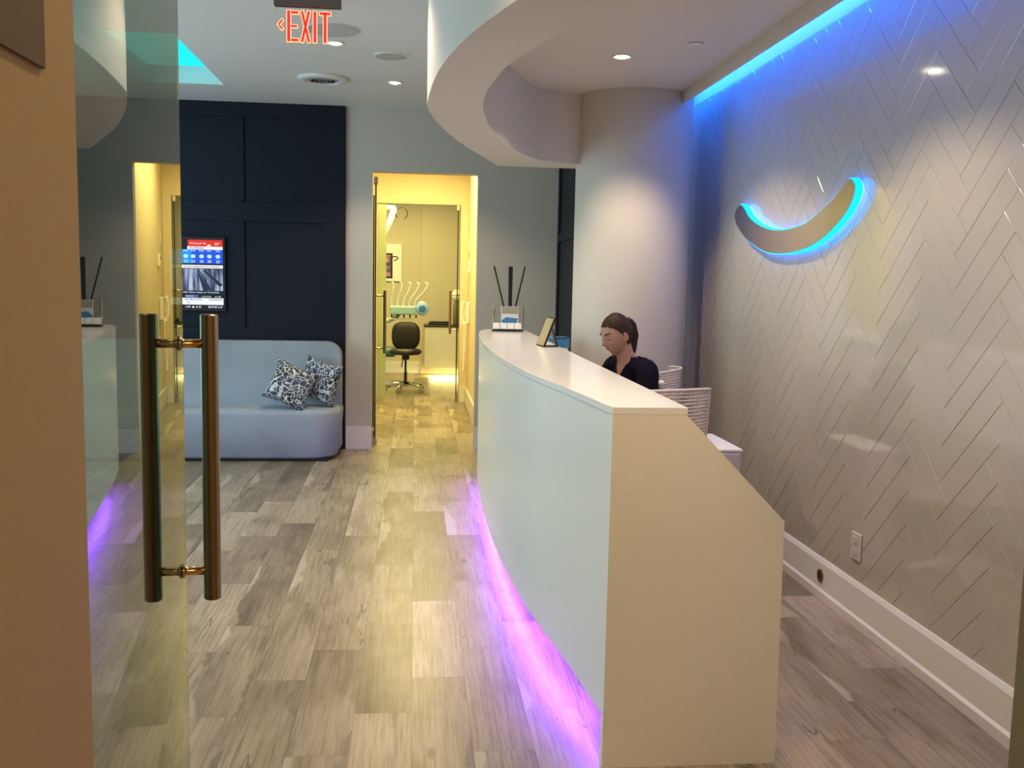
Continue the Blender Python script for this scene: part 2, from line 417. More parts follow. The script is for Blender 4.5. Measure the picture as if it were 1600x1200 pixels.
# inner lowered ceiling
bm = NB(); ins = [((a+b)/2) for a, b in zip(OE, IE)]
prism(bm, [(p.x, p.y, 2.74) for p in ins] + [(1.25, 7.1, 2.74), (1.71, 7.1, 2.74), (1.71, 1.32, 2.74)], (0, 0, .18))
struct('ceiling.003', bm, MSOF, 'lowered ceiling inside the curved soffit', 'ceiling')
bm = NB(); box(bm, 1.69, 1.712, 1.31, 7.0, 2.67, CZ)
struct('trim_4', bm, MSOF, 'cove lip that hides the blue light strip', 'cove')
# round column
bm = NB(); prism(bm, [(1.452+.385*math.cos(a), 6.45+.385*math.sin(a), 0) for a in [2*PI*i/72 for i in range(72)]], (0, 0, 2.76))
co = struct('trim_5', bm, MW, 'round greige column at the end of the reception desk', 'column')
for p in co.data.polygons: p.use_smooth = len(p.vertices) == 4
es = co.modifiers.new('edge', 'EDGE_SPLIT'); es.split_angle = .7
# wall continuing behind column
struct('wall_side', box(box(NB(), 1.262, XW+.1, 7.32, 7.35, 0, 2.74), 1.76, XW+.003, 6.99, 7.04, 0, CZ), MW, 'short wall behind the round column', 'wall')
# blue cove LED strip
def emat(name, col, s, base=None):
    m = mat(name, base or col, .5, emis=col, es=s); return m
BLUE = (.0, .12, 1.0)
tag(obj('led_strip', box(box(NB(), 1.878, 1.886, 1.4, 6.95, 2.885, 2.897, 0), 1.868, 1.878, 1.4, 6.95, 2.87, CZ, 1), [emat('blue_led', (.012, .14, 1.0), 105), MTRIM]), 'blue light strip glowing in the ceiling cove over the tiled wall', 'light strip')

# ------------------------------------------------------------------ hallway and treatment room
struct('wall_hall_right', box(NB(), .64, .74, YW+.15, 11.8, 0, 2.9), MCREAM, 'cream hallway wall on the right', 'wall')
struct('wall_hall_left', box(NB(), -1.0, -.9, YW+.15, 11.8, 0, 2.9), MCREAM, 'cream hallway wall on the left', 'wall')
bm = NB(); box(bm, -1.0, -.46, 11.8, 11.92, 0, 2.9); box(bm, .545, .74, 11.8, 11.92, 0, 2.9); box(bm, -.46, .545, 11.8, 11.92, 2.41, 2.9)
struct('wall_partition', bm, MCREAM, 'cream partition with the treatment room opening', 'wall')
MBEIGE = plaster('painted_wall_beige', (.56, .49, .37))
bm = NB(); box(bm, -2.5, 0.10, 15.42, 15.52, 0, 2.9); box(bm, .10, 2.5, 15.36, 15.52, 0, 2.9)
struct('wall_treatment_back', bm, MBEIGE, 'beige back wall of the treatment room', 'wall')
struct('wall_treatment_left', box(NB(), -2.5, -2.4, 11.92, 15.5, 0, 2.9), MCREAM, 'left wall of the treatment room', 'wall')
struct('wall_treatment_right', box(NB(), 2.3, 2.4, 11.92, 15.5, 0, 2.9), MCREAM, 'right wall of the treatment room', 'wall')
struct('baseboard_hall', box(NB(), .622, .64, YW+.15, 11.8, 0, .19), MTRIM, 'white baseboard along the hallway wall', 'baseboard', bevel=.004)
struct('baseboard_treatment', box(NB(), -2.4, .10, 15.40, 15.42, 0, .19), MTRIM, 'white baseboard in the treatment room', 'baseboard', bevel=.004)
struct('baseboard_partition', box(NB(), .56, .62, 11.78, 11.8, 0, .19), MTRIM, 'white baseboard at the partition', 'baseboard')

# glass
MGLASS = mat('clear_door_glass', (.90, .97, .92), 0.0, trans=1, ior=1.5)
va = nd(MGLASS, 'ShaderNodeVolumeAbsorption'); va.inputs[0].default_value = (.50, .61, .47, 1); va.inputs[1].default_value = 200
lk(MGLASS, va.outputs[0], MGLASS.node_tree.nodes['Material Output'].inputs['Volume'])
MACR = mat('clear_acrylic', (1, 1, 1), 0.02, trans=1, ior=1.3)
MEDGE = mat('glass_edge_green', (.10, .17, .14), .2)

def glass_door(name, label, E, ang, width, height, th, sgn, barz, bars, bar_s, patch=True):
    """E free edge foot, ang: plane turned towards -x; sgn=-1 door runs back toward the viewer"""
    r = thing(name, label, 'door', (E[0], E[1], 0), ang); r['kind'] = 'structure'
    y0, y1 = (0, width) if sgn > 0 else (-width, 0)
    obj('glass_pane', box(NB(), -th/2, th/2, y0, y1, .012, height), MGLASS, r)
    ys = bar_s*sgn
    for s in bars:
        h = thing_part('handle', r)
        bm = NB(); lathe(bm, [(.0, barz[0]), (.0130, barz[0]), (.0148, barz[0]+.002), (.0148, barz[1]-.002), (.0130, barz[1]), (0, barz[1])][1:-1], 28, (s*.054, ys, 0))
        hb = obj('handle_bar', bm, MHANDLE, r, smooth=False); es = hb.modifiers.new('e', 'EDGE_SPLIT'); es.split_angle = .6
        for p in hb.data.polygons: p.use_smooth = True
        for zz in (barz[0]+.05, barz[1]-.05):
            bm = NB(); lathe(bm, [(.0085, th/2*s), (.0125, (th/2+.001)*s), (.0125, (th/2+.004)*s), (.0085, (th/2+.006)*s), (.0078, (th/2+.010)*s), (.0078, .050*s)], 24, (0, ys, zz), axis='X')
            st = obj('standoff', bm, MBRASS, hb, smooth=True)
    if patch:
        for zz in (.0, height-.06):
            yy0 = (0, .09) if sgn > 0 else (-.09, 0)
            obj('pivot_fitting', box(NB(), -.018, .018, yy0[0]-.005, yy0[1], zz+.002, zz+.065), MSTEEL, r, bevel=.002)
        obj('edge_seal', box(NB(), -.007, .007, -.004, 0, .06, height), MBLK, r)
        obj('floor_plate', box(NB(), -.06, .06, -.02, .08, 0, .004), MSTEEL, r, bevel=.001)
    return r
def thing_part(*a): return None
MBRASS = mat('warm_polished_steel', (.72, .55, .30), .16, metal=1)
gd = glass_door('door_1', 'open green tinted glass entrance door with long steel bar handle', (-.402, 1.70), math.radians(4.2), .655, 2.38, .010, -1, (.958, 1.452), (1, -1), .040, patch=False)
glass_door('door_2', 'glass hallway door standing open at the left of the doorway', (-.352, 8.72), math.radians(2.2), .85, 2.40, .012, 1, (.82, 1.40), (1.6, ), .18)
glass_door('door_3', 'glass treatment room door standing open at the right of the opening', (.515, 11.78), math.radians(-2.6), .85, 2.40, .012, 1, (.84, 1.37), (-1.6, 1), .10)
struct('window_2', box(NB(), -.46, -.35, 11.85, 11.862, .01, 2.41), mat('frosted_green_glass', (.66, .74, .50), .3, trans=.75), 'narrow fixed glass strip beside the treatment room opening', 'window')
tag(obj('dark_panel', box(NB(), -.455, -.405, 9.75, 9.80, 0, 2.33), MBLK, bevel=.003), 'tall narrow black panel just behind the open glass door in the hallway', 'panel')

# hallway wall fittings
t = thing('light_switch', 'white light switch plate highest on the cream hallway wall', 'light switch', (.64, 11.45, 1.93))
obj('plate', box(NB(), -.008, 0, -.06, .06, -.1, .1), mat('cream_plastic', (.62, .57, .44), .4), t, bevel=.003); obj('rocker', box(NB(), -.013, -.008, -.02, .02, -.06, .06), MWHT, t, bevel=.002)
t = thing('thermostat', 'small white thermostat below the light switch in the hallway', 'thermostat', (.64, 11.2, 1.66))
obj('body', box(NB(), -.03, 0, -.05, .05, -.07, .07), MWHT, t, bevel=.008); obj('display', box(NB(), -.032, -.03, -.03, .03, .0, .04), MBLK, t)
t = thing('wall_phone', 'white wall telephone with hanging cord on the hallway wall', 'telephone', (.64, 11.3, 1.12))
obj('base', box(NB(), -.045, 0, -.06, .06, -.13, .13), MWHT, t, bevel=.015, seg=3)
hs = obj('handset', tube(NB(), smoothpath([(-.06, .0, .14), (-.085, 0, .07), (-.085, 0, -.07), (-.06, 0, -.14)], 5), [.028, .026, .024, .022, .02, .018, .017, .017, .017, .017, .018, .019, .02, .022, .026, .028], 12), MWHT, t, smooth=True)
obj('cord', tube(NB(), smoothpath([(-.05, -.02, -.12), (-.05, -.03, -.5), (-.05, .02, -.66), (-.05, .10, -.70), (-.05, .2, -.62), (-.05, .26, -.3), (-.04, .22, .0)], 8), .007, 8), MWHT, t, smooth=True)

# treatment room: cabinet, picture, lamp arm, stool, delivery unit
t = thing('base_cabinet', 'floating white base cabinet with dark worktop in the treatment room', 'cabinet', (.155, 14.9, 0))
obj('body', box(NB(), 0, 1.5, -.02, .44, .13, .775), mat('cabinet_white', (.62, .55, .44), .4), t, bevel=.003)
for a in (.0, .51, 1.02): obj('door', box(NB(), a+.004, a+.504, -.038, -.02, .135, .77), mat('cabinet_door_white', (.66, .60, .50), .35), t, bevel=.002)
obj('worktop', box(NB(), -.01, 1.5, -.05, .44, .775, .80), mat('dark_worktop', (.05, .035, .025), .35), t, bevel=.002)
area('undercabinet_light', (.9, 14.95, .11), (0, 0, 0), 1.3, .2, 40, YEL)
t = thing('tray', 'black instrument tray on the dark worktop', 'tray', (.385, 15.1, .80)); obj('body', box(NB(), -.17, .17, -.1, .1, 0, .03), MBLK, t, bevel=.008); obj('lid', box(NB(), -.15, .17, -.08, .1, .03, .05), MBLK, t, bevel=.005)
t = thing('dispenser', 'white round-topped dispenser standing at the right end of the worktop', 'dispenser', (.66, 15.1, .80))
obj('body', lathe(NB(), [(.05, 0), (.06, .02), (.06, .30), (.045, .34), (.04, .38)], 24), mat('smoked_plastic', (.16, .13, .10), .4), t, smooth=True)
obj('cap', ball(NB(), (0, 0, .46), .09, 20, (1, 1, 1.1)), MWHT, t, smooth=True)
t = thing('picture_frame', 'white framed picture with a dark collage on the treatment room wall', 'picture', (-.42, 15.42, 1.46))
obj('frame', box(NB(), -.30, .21, -.03, 0, 0, .585), MWHT, t, bevel=.004)
MPIC = mat('collage_print', (.2, .1, .1), .5); g = nd(MPIC, 'ShaderNodeNewGeometry')
lk(MPIC, ramp(MPIC, noise(MPIC, g.outputs['Position'], 14, 3), [(.35, (.05, .03, .12)), (.47, (.20, .12, .24)), (.55, (.55, .12, .05)), (.65, (.30, .28, .5)), (.75, (.7, .4, .2))]), bsdf(MPIC).inputs['Base Color'])
obj('border', box(NB(), -.24, .065, -.034, -.03, .045, .44), MBLK, t, bevel=.008)
obj('print', box(NB(), -.215, .035, -.037, -.034, .075, .415), MPIC, t)
obj('loop', tube(NB(), smoothpath([(.06, -.036, .385), (.12, -.036, .39), (.15, -.036, .365), (.12, -.036, .34), (.09, -.036, .325)], 5), .007, 8), MBLK, t, smooth=True)
t = thing('lamp_arm', 'white jointed lamp arm hanging from the treatment room ceiling', 'lamp', (-.33, 13.9, 2.86))
obj('post', tube(NB(), [(-.5, 0, 0), (-.5, 0, -.34)], .035, 16), MWHT, t, smooth=True)
obj('upper_arm', tube(NB(), [(-.5, 0, -.33), (.04, 0, -.36)], .034, 16), MWHT, t, smooth=True)
obj('lower_arm', tube(NB(), [(.02, -.01, -.40), (-.06, -.02, -.62), (-.26, -.04, -1.10)], [.045, .04, .035], 16), MWHT, t, smooth=True)
obj('joint', lathe(NB(), [(.03, -.05), (.035, -.045), (.035, .045), (.03, .05)], 20, (.03, 0, -.38), axis='Y'), MWHT, t, smooth=True)
obj('cable', tube(NB(), [(.13+.085*math.cos(a), -.03, -.43+.085*math.sin(a)) for a in [PI*1.25-2.4*PI/1.5*i/24 for i in range(25)]], .007, 8), MBLK, t, smooth=True)

t = thing('stool_chair', 'black swivel operator chair on chrome castors in the treatment room', 'chair', (-.115, 12.9, 0))
MVIN = mat('black_vinyl', (.018, .015, .013), .42)
bm = NB(); ball(bm, (0, .1, .745), .19, 32, (1.0, .22, 1.0))
for v in bm.verts:   # superellipse outline
    dx, dz = v.co.x, v.co.z-.745; rr = math.hypot(dx, dz)
    if rr > 1e-4:
        a = math.atan2(dz, dx); k4 = (abs(math.cos(a))**3+abs(math.sin(a))**3)**(-1/3); v.co.x *= k4; v.co.z = .745+dz*k4
    v.co.y += .5*v.co.x**2*-1
obj('backrest', bm, MVIN, t, smooth=True)
obj('seat', lathe(NB(), [(.01, .495), (.19, .500), (.215, .52), (.215, .545), (.19, .572), (.01, .58)], 36), MVIN, t, smooth=True)
obj('backrest_post', tube(NB(), smoothpath([(0, .12, .66), (0, .17, .56), (0, .12, .49), (0, 0, .485)], 6), .012, 10), MCHROME, t, smooth=True)
obj('tilt_mechanism', box(NB(), -.05, .05, -.07, .09, .43, .495), MBLK, t, bevel=.012)
obj('lever', tube(NB(), [(-.03, -.03, .45), (-.05, -.06, .36), (-.05, -.07, .33)], .007, 8), MBLK, t, smooth=True)
obj('gas_lift', lathe(NB(), [(.015, .43), (.015, .26), (.026, .26), (.026, .10), (.035, .10), (.035, .07)], 20), MCHROME, t, smooth=True)
for i in range(5):
    a = 2*PI*i/5-PI/2+.9
    lg = obj('leg', tube(NB(), [(0, 0, .115), (.15*math.cos(a), .15*math.sin(a), .105), (.27*math.cos(a), .27*math.sin(a), .075)], [.026, .019, .013], 12), MCHROME, t, smooth=True)
    c = (.27*math.cos(a), .27*math.sin(a), .033)
    cb2 = NB(); tube(cb2, [(c[0], c[1], .075), (c[0], c[1], .045)], .008, 8); lathe(cb2, [(.02, -.026), (.033, -.024), (.033, -.006), (.02, -.004)], 16, c, axis='Y'); lathe(cb2, [(.02, .004), (.033, .006), (.033, .024), (.02, .026)], 16, c, axis='Y')
    obj('castor', cb2, MSTEEL, lg, smooth=False)

t = thing('dental_unit', 'dental delivery unit with curved handpiece hoses behind the swivel chair', 'dental unit', (-.13, 13.7, 0))
MTEAL = mat('pale_teal_plastic', (.42, .62, .58), .35)
obj('tray_body', box(NB(), -.22, .14, -.08, .12, 1.0, 1.12), MTEAL, t, bevel=.02, seg=3)
obj('lower_tray', box(NB(), -.24, .12, -.1, .1, .93, .945), mat('tray_beige', (.55, .48, .36), .4), t, bevel=.004)
obj('head', ball(NB(), (.235, 0, 1.09), .095, 24, (.95, .5, 1.1)), mat('pale_blue_plastic', (.42, .62, .85), .3), t, smooth=True)
obj('badge', ball(NB(), (.235, -.045, 1.09), .05, 16, (1, .15, 1)), mat('blue_badge', (.08, .2, .55), .3), t, smooth=True)
for i in range(5):
    x = -.19+.085*i; ln = .02+.035*i
    hp = obj('handpiece', tube(NB(), smoothpath([(x-.005, .02, 1.08), (x-.004, 0, 1.20), (x+ln*.7, -.02, 1.33), (x+ln, -.02, 1.43), (x+ln*.9-.02, 0, 1.455)], 6), [.013]*8+[.011]*8+[.009]*9, 10), MWHT, t, smooth=True)
    obj('knob', lathe(NB(), [(.012, 0), (.012, .05)], 12, (x, -.09, .96)), MBLK, t, smooth=True)
obj('column_arm', tube(NB(), smoothpath([(-.1, .05, 1.0), (-.25, .2, .9), (-.6, .3, .85)], 6), .035, 14), MWHT, t, smooth=True)
t = thing('dental_chair', 'pale dental chair base partly hidden by the glass strip', 'dental chair', (-.95, 13.6, 0))
obj('base', box(NB(), -.3, .62, -.2, .25, 0, .06), MWHT, t, bevel=.03, seg=3)
obj('pedestal', box(NB(), -.1, .25, -.12, .2, .06, .42), MWHT, t, bevel=.04, seg=3)
obj('seat', box(NB(), -.3, .7, -.25, .3, .42, .54), mat('teal_vinyl', (.05, .16, .15), .4), t, bevel=.05, seg=4)
obj('backrest', box(NB(), -.35, -.22, -.25, .3, .5, 1.15), mat('teal_vinyl_back', (.05, .16, .15), .4), t, bevel=.05, seg=4)

# ------------------------------------------------------------------ reception desk
CT = 1.145
FR = [(.598, 2.82), (.536, 3.36), (.470, 3.86), (.432, 4.4), (.412, 4.95), (.408, 5.5), (.422, 6.1), (.445, 6.6), (.478, 6.98), (.53, 7.22), (.60, 7.32)]
FRs = [Vector((p.x, p.y)) for p in smoothpath([(a, b, 0) for a, b in FR], 6)]
BX = .832; YE = 7.34
t = thing('reception_desk', 'long curved white reception counter with angled end panel and purple underglow', 'reception desk', (0, 0, 0))
prism_top = [(p.x-.003, p.y, CT-.022) for p in FRs] + [(.80, YE, CT-.022), (BX, YE-.05, CT-.022), (.829, 2.8195, CT-.022)]
prism_top[0] = (.597, 2.8195, CT-.022)
obj('countertop', prism(NB(), prism_top, (0, 0, .022)), MQUARTZ, t, bevel=.0008)
bm = NB(); inn_ = offset2d(FRs, .045)
rows = []
for a, b in zip(FRs, inn_):
    rows.append([bm.verts.new((a.x, a.y, .17)), bm.verts.new((a.x, a.y, CT-.022)), bm.verts.new((b.x, b.y, CT-.022)), bm.verts.new((b.x, b.y, .17))])
for r0, r1_ in zip(rows, rows[1:]):
    for q in range(4): bm.faces.new((r0[q], r0[(q+1) % 4], r1_[(q+1) % 4], r1_[q]))
bm.faces.new(rows[0]); bm.faces.new(rows[-1])
MFRONT = mat('white_counter_front', (.74, .76, .72), .22, spec=.5)
fp = obj('front_panel', bm, MFRONT, t)
for p in fp.data.polygons: p.use_smooth = True
es = fp.modifiers.new('e', 'EDGE_SPLIT'); es.split_angle = .6
bm = NB(); prism(bm, [(.598, 2.82, .0), (.598, 2.82, CT-.0222), (.826, 2.82, CT-.0222), (1.152, 2.82, .79), (1.160, 2.82, .0)], (0, .038, 0))
obj('end_panel', bm, mat('end_panel_white', (.76, .73, .63), .3), t)
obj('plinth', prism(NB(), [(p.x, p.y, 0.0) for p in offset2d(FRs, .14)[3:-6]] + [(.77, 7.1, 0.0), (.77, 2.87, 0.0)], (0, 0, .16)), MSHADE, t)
bm = NB(); prism(bm, [(p.x, p.y, .16) for p in offset2d(FRs, .05)[2:-3]] + [(.80, 7.2, .16), (.80, 2.862, .16)], (0, 0, .02))
obj('bottom_board', bm, MFRONT, t)
obj('back_panel', box(NB(), .80, .826, 2.86, 7.25, .18, CT-.024), MFRONT, t)
obj('work_surface', box(NB(), .828, 1.005, 2.86, 7.2, .715, .745), MQUARTZ, t, bevel=.003)
# purple strip on the underside
bm = NB(); a_, b_ = offset2d(FRs, .075), offset2d(FRs, .100)
idx = list(range(3, len(FRs)-4))
rr_ = [[bm.verts.new((a_[i].x, a_[i].y, .158)), bm.verts.new((b_[i].x, b_[i].y, .146))] for i in idx]
for r0, r1_ in zip(rr_, rr_[1:]): bm.faces.new((r0[0], r0[1], r1_[1], r1_[0]))
MPUR = emat('purple_led', (.26, .085, 1.0), 85)
ls = obj('light_strip', bm, MPUR, t)
sld = ls.modifiers.new('s', 'SOLIDIFY'); sld.thickness = .003

# items on the counter
t = thing('business_card_holder', 'black tray holding a row of white business cards on the far end of the counter', 'card holder', (.675, 7.0, CT), .0)
obj('tray', box(NB(), -.112, .112, -.045, .035, 0, .014), MBLK, t, bevel=.002)
MCARD = mat('white_card', (.82, .82, .84), .4)
for i in range(4):
    x = -.105+.053*i
    mt = Matrix.Translation((x+.0255, -.015, .014)) @ Matrix.Rotation(math.radians(-35), 4, 'X')
    cs = tag(obj('card_stack', box(NB(), -.0245, .0245, -.008, .008, 0, .052, mtx=mt), MCARD, bevel=.0008), ['leftmost stack of white business cards in the black tray', 'second stack of business cards from the left in the black tray', 'third stack of business cards from the left in the black tray', 'rightmost stack of white business cards in the black tray'][i], 'business cards', 'business card stacks')
    cs.location = (.675, 7.0, CT)
t = thing('brochure_holder', 'clear acrylic brochure stand behind the business cards', 'brochure holder', (.695, 7.13, CT))
bm = NB(); box(bm, -.11, .11, -.05, .05, 0, .004); box(bm, -.11, .11, .045, .05, 0, .19)
box(bm, -.11, -.106, -.045, .045, .004, .18); box(bm, .106, .11, -.045, .045, .004, .18); box(bm, -.106, .106, -.05, -.046, .004, .07)
obj('body', bm, MACR, t)
t = thing('brochure', 'white and blue brochure standing in the clear holder', 'brochure', (.70, 7.11, CT+.005))
mt = Matrix.Rotation(math.radians(-10), 4, 'X')
obj('cover', box(NB(), -.06, .07, -.006, 0, 0, .175, mtx=mt), MCARD, t)
obj('blue_picture', prism(NB(), [(-.055, -.0075, .03), (.045, -.0075, .03), (.066, -.0075, .085), (-.02, -.0075, .095), (-.055, -.0075, .07)], (0, .001, 0)), mat('blue_print', (.06, .25, .62), .4), t).matrix_local = mt
obj('grey_band', box(NB(), -.055, .066, -.0075, -.0065, .12, .172, mtx=mt), mat('grey_print', (.40, .38, .30), .5), t)
t = thing('reed_diffuser', 'small glass vase holding tall black reeds on the counter', 'reed diffuser', (.715, 7.22, CT))
obj('vase', lathe(NB(), [(.030, 0), (.036, .006), (.036, .09), (.016, .115), (.016, .135)], 24), mat('dark_glass', (.03, .02, .02), .1), t, smooth=True)
MREED = mat('black_reed', (.015, .010, .010), .6)
for tx, tx0, rad in ((-.125, -.012, .006), (.108, .012, .006), (-.010, -.006, .0065), (.001, 0, .0065), (.010, .006, .0065)):
    obj('reed', tube(NB(), [(tx0, 0, .04), (tx, 0.0, .475)], rad, 8), MREED, t)
t = thing('photo_frame', 'small easel photo frame facing the waiting room on the counter', 'photo frame', (.765, 5.45, CT), .0)
A_, B_ = Vector((-.060, .085, .002)), Vector((-.040, -.085, .002)); LEAN = Vector((.062, .006, .165)); NB_ = Vector((.011, .001, .0))
obj('frame', prism(NB(), [A_, B_, B_+LEAN, A_+LEAN], NB_), MBLK, t, bevel=.001)
i1, i2 = A_.lerp(B_, .05)+LEAN*.04, B_.lerp(A_, .05)+LEAN*.04
obj('print', prism(NB(), [i1, i2, i2+LEAN*.92, i1+LEAN*.92], -NB_*.12), mat('gold_print', (.42, .36, .19), .35), t)
q = Vector((.047, -.06, .0)); e1 = B_+LEAN*.62+NB_
obj('easel_leg', prism(NB(), [e1, e1+Vector((.006, 0, 0)), q+Vector((.004, 0, .002)), q, B_+NB_, B_+NB_+Vector((0, 0, .006)), q+Vector((-.012, 0, .008))], (0, .05, 0)), MBLK, t)
t = thing('tissue_box', 'small blue box on the reception work surface near the column', 'box', (.95, 6.25, .745))
obj('shelf', box(NB(), -.10, .05, -.06, .10, 0, .34), MFRONT, t, bevel=.003)
obj('box', box(NB(), -.06, .06, -.06, .06, .34, .405), mat('blue_carton', (.05, .22, .45), .5), t, bevel=.003)
obj('lid', box(NB(), -.04, .045, -.065, .05, .405, .41), mat('blue_flap', (.03, .12, .30), .5), t)

# ------------------------------------------------------------------ wall sign (smile)
SM = [(5.707, 2.0), (5.796, 1.96), (5.789, 1.91), (5.713, 1.856), (5.566, 1.787), (5.343, 1.725), (5.193, 1.70), (4.986, 1.69), (4.766, 1.70), (4.568, 1.731), (4.413, 1.78), (4.271, 1.848), (4.196, 1.911), (4.177, 1.961), (4.195, 1.988), (4.232, 2.005), (4.289, 1.981), (4.382, 1.936), (4.507, 1.891), (4.668, 1.844), (4.813, 1.823), (5.003, 1.814), (5.21, 1.828), (5.40, 1.867), (5.544, 1.916), (5.632, 1.97)]
smp = smoothpath([(XW-.05, a, b) for a, b in SM], 4, closed=True)
def grow(P, d):
    out = []; n = len(P)
    cen = None
    area_ = sum(P[i-1].y*P[i].z-P[i].y*P[i-1].z for i in range(n)); s = 1 if area_ > 0 else -1
    for i in range(n):
        tt = (P[(i+1) % n]-P[i-1]); tt = Vector((0, tt.y, tt.z)).normalized(); out.append(P[i] + s*d*Vector((0, tt.z, -tt.y)))
    return out
t = thing('wall_sign', 'steel smile shaped sign with cyan halo light on the tiled wall', 'sign', (0, 0, 0))
obj('face', prism(NB(), smp, (.004, 0, 0)), MSIGN, t, bevel=.001)
gp = grow(smp, .006)
MCY = emat('cyan_acrylic', (.0, .45, 1.0), 1.7)
obj('lit_edge', prism(NB(), [p+Vector((.006, 0, 0)) for p in gp], (.030, 0, 0)), MCY, t)
MHALO = emat('halo_led', (.05, .10, 1.0), 12.0)
obj('halo_strip', prism(NB(), [p+Vector((.037, 0, 0)) for p in grow(smp, -.004)], (.006, 0, 0)), MHALO, t)

# outlet + round hole
t = thing('wall_outlet', 'white double electrical outlet on the lower tiled wall', 'outlet', (XW, 4.05, .355))
obj('cover_plate', box(NB(), -.008, 0, -.046, .046, -.062, .062), mat('outlet_plate', (.60, .54, .50), .35), t, bevel=.004)
for z in (-.026, .026): obj('socket', box(NB(), -.011, -.008, -.018, .018, z-.016, z+.016), mat('outlet_face', (.55, .49, .45), .4), t, bevel=.003)
t = thing('baseboard_jack', 'small round brown fitting set in the right baseboard', 'fitting', (XW-.012, 4.386, .113))
obj('ring', lathe(NB(), [(.020, 0), (.032, 0), (.032, -.005), (.020, -.005), (.020, 0)], 28, axis='X'), mat('bronze_ring', (.22, .14, .06), .4, metal=.6), t, smooth=False)
obj('plug', lathe(NB(), [(.001, -.002), (.0195, -.002), (.0195, -.004), (.001, -.004)], 28, axis='X'), mat('brown_plug', (.035, .02, .01), .6), t)

# ------------------------------------------------------------------ ceiling fittings
MLAMP = emat('downlight_lamp', (1.0, .86, .62), 22)
def downlight(x, y, z, label, power, col=(1, .79, .56), ang=122):
    t = thing('downlight', label, 'downlight', (x, y, z), 0, None)
    obj('trim_ring', lathe(NB(), [(.040, 0), (.056, 0), (.057, -.004), (.054, -.007), (.042, -.004), (.040, 0)], 36), MTRIM, t, smooth=True)
    obj('lamp', lathe(NB(), [(.001, -.010), (.024, -.009), (.032, -.005), (.034, -.001), (.001, -.001)], 28), MLAMP, t, smooth=True)
    spot('downlight_beam', (x, y, z-.03), power, col, ang, .45)
downlight(-.51, 6.25, CZ, 'lit downlight just behind the EXIT sign', 55)
downlight(-.163, 7.40, CZ, 'lit downlight in the ceiling above the hallway doorway', 60)
downlight(1.107, 5.286, 2.74, 'lit downlight in the lowered ceiling near the round column', 78)
downlight(1.11, 3.5, 2.74, 'lit downlight in the lowered ceiling over the near end of the desk', 80)
downlight(1.11, 1.9, 2.74, 'lit downlight in the lowered ceiling nearest the entrance', 62)
downlight(-1.0, 3.0, CZ, 'lit downlight in the main ceiling nearest the entrance', 40)
downlight(-.35, 4.3, CZ, 'lit downlight in the main ceiling above the walkway', 45)
downlight(.15, 2.0, CZ, 'lit downlight just inside the entrance door', 70, WARM)
t = thing('air_diffuser', 'round white air vent with dark louvres in the ceiling', 'air vent', (-.687, 7.35, CZ))
obj('flange', lathe(NB(), [(.118, 0), (.185, 0), (.187, -.008), (.165, -.020), (.128, -.026), (.118, -.018), (.118, 0)], 48), MTRIM, t, smooth=True)
for i, r in enumerate((.100, .072, .044)): obj('louvre_ring', lathe(NB(), [(r-.012, -.020), (r, -.006), (r+.003, -.008), (r-.010, -.024), (r-.012, -.020)], 40), mat('louvre_grey', (.30, .30, .30), .5), t, smooth=True)
obj('throat', lathe(NB(), [(.001, -.001), (.117, -.001), (.117, -.002), (.001, -.002)], 40), MSHADE, t)
t = thing('ceiling_speaker', 'round perforated ceiling speaker near the soffit', 'speaker', (-.166, 6.548, CZ))
obj('bezel', lathe(NB(), [(.105, 0), (.122, 0), (.122, -.006), (.105, -.006), (.105, 0)], 48), MTRIM, t)
MGR = mat('speaker_grille', (.45, .45, .43), .6); g = nd(MGR, 'ShaderNodeNewGeometry'); v = nd(MGR, 'ShaderNodeTexVoronoi'); v.inputs['Scale'].default_value = 120; lk(MGR, g.outputs['Position'], v.inputs['Vector'])
lk(MGR, ramp(MGR, v.outputs['Distance'], [(.3, (.30, .30, .29)), (.5, (.50, .50, .48))]), bsdf(MGR).inputs['Base Color'])
obj('grille', lathe(NB(), [(.001, -.005), (.105, -.004), (.105, -.002), (.001, -.002)], 48), MGR, t)
t = thing('access_cover', 'round flat ceiling cover seen through the EXIT sign', 'ceiling cover', (-.50, 5.92, CZ))
obj('disc', lathe(NB(), [(.001, 0), (.150, 0), (.150, -.008), (.001, -.008)], 48), mat('cover_grey', (.50, .50, .50), .5), t)
obj('rim', lathe(NB(), [(.150, 0), (.160, 0), (.160, -.004), (.150, -.004), (.150, 0)], 48), MTRIM, t)
t = thing('sprinkler_cap', 'small round sprinkler cover in the lowered ceiling', 'sprinkler', (1.415, 4.94, 2.74))
obj('plate', lathe(NB(), [(.001, 0), (.036, 0), (.036, -.005), (.001, -.006)], 32), MWHT, t); obj('gap_ring', lathe(NB(), [(.036, 0), (.041, 0), (.041, -.001), (.036, -.001), (.036, 0)], 32), mat('gap_grey', (.15, .14, .18), .6), t)

# EXIT sign
t = thing('exit_sign', 'illuminated red EXIT sign with left arrow hanging from the ceiling', 'exit sign', (0, 0, 0))
YX = 5.22; KS = (YX/4.3)
def ex(px, pz):  # position on the sign from letter coordinates: px across (m), pz up
    return px, pz
obj('housing', box(NB(), -.735, -.393, YX-.022, YX+.022, 2.898, CZ), mat('housing_bronze', (.16, .14, .13), .35, metal=.6), t, bevel=.003)
obj('acrylic_panel', box(NB(), -.725, -.403, YX-.002, YX+.002, 2.66, 2.90), MACR, t)
MRED = emat('exit_red', (1.0, .015, .03), 1.5); MRIM = emat('exit_orange_rim', (1.0, .34, .12), 2.0)
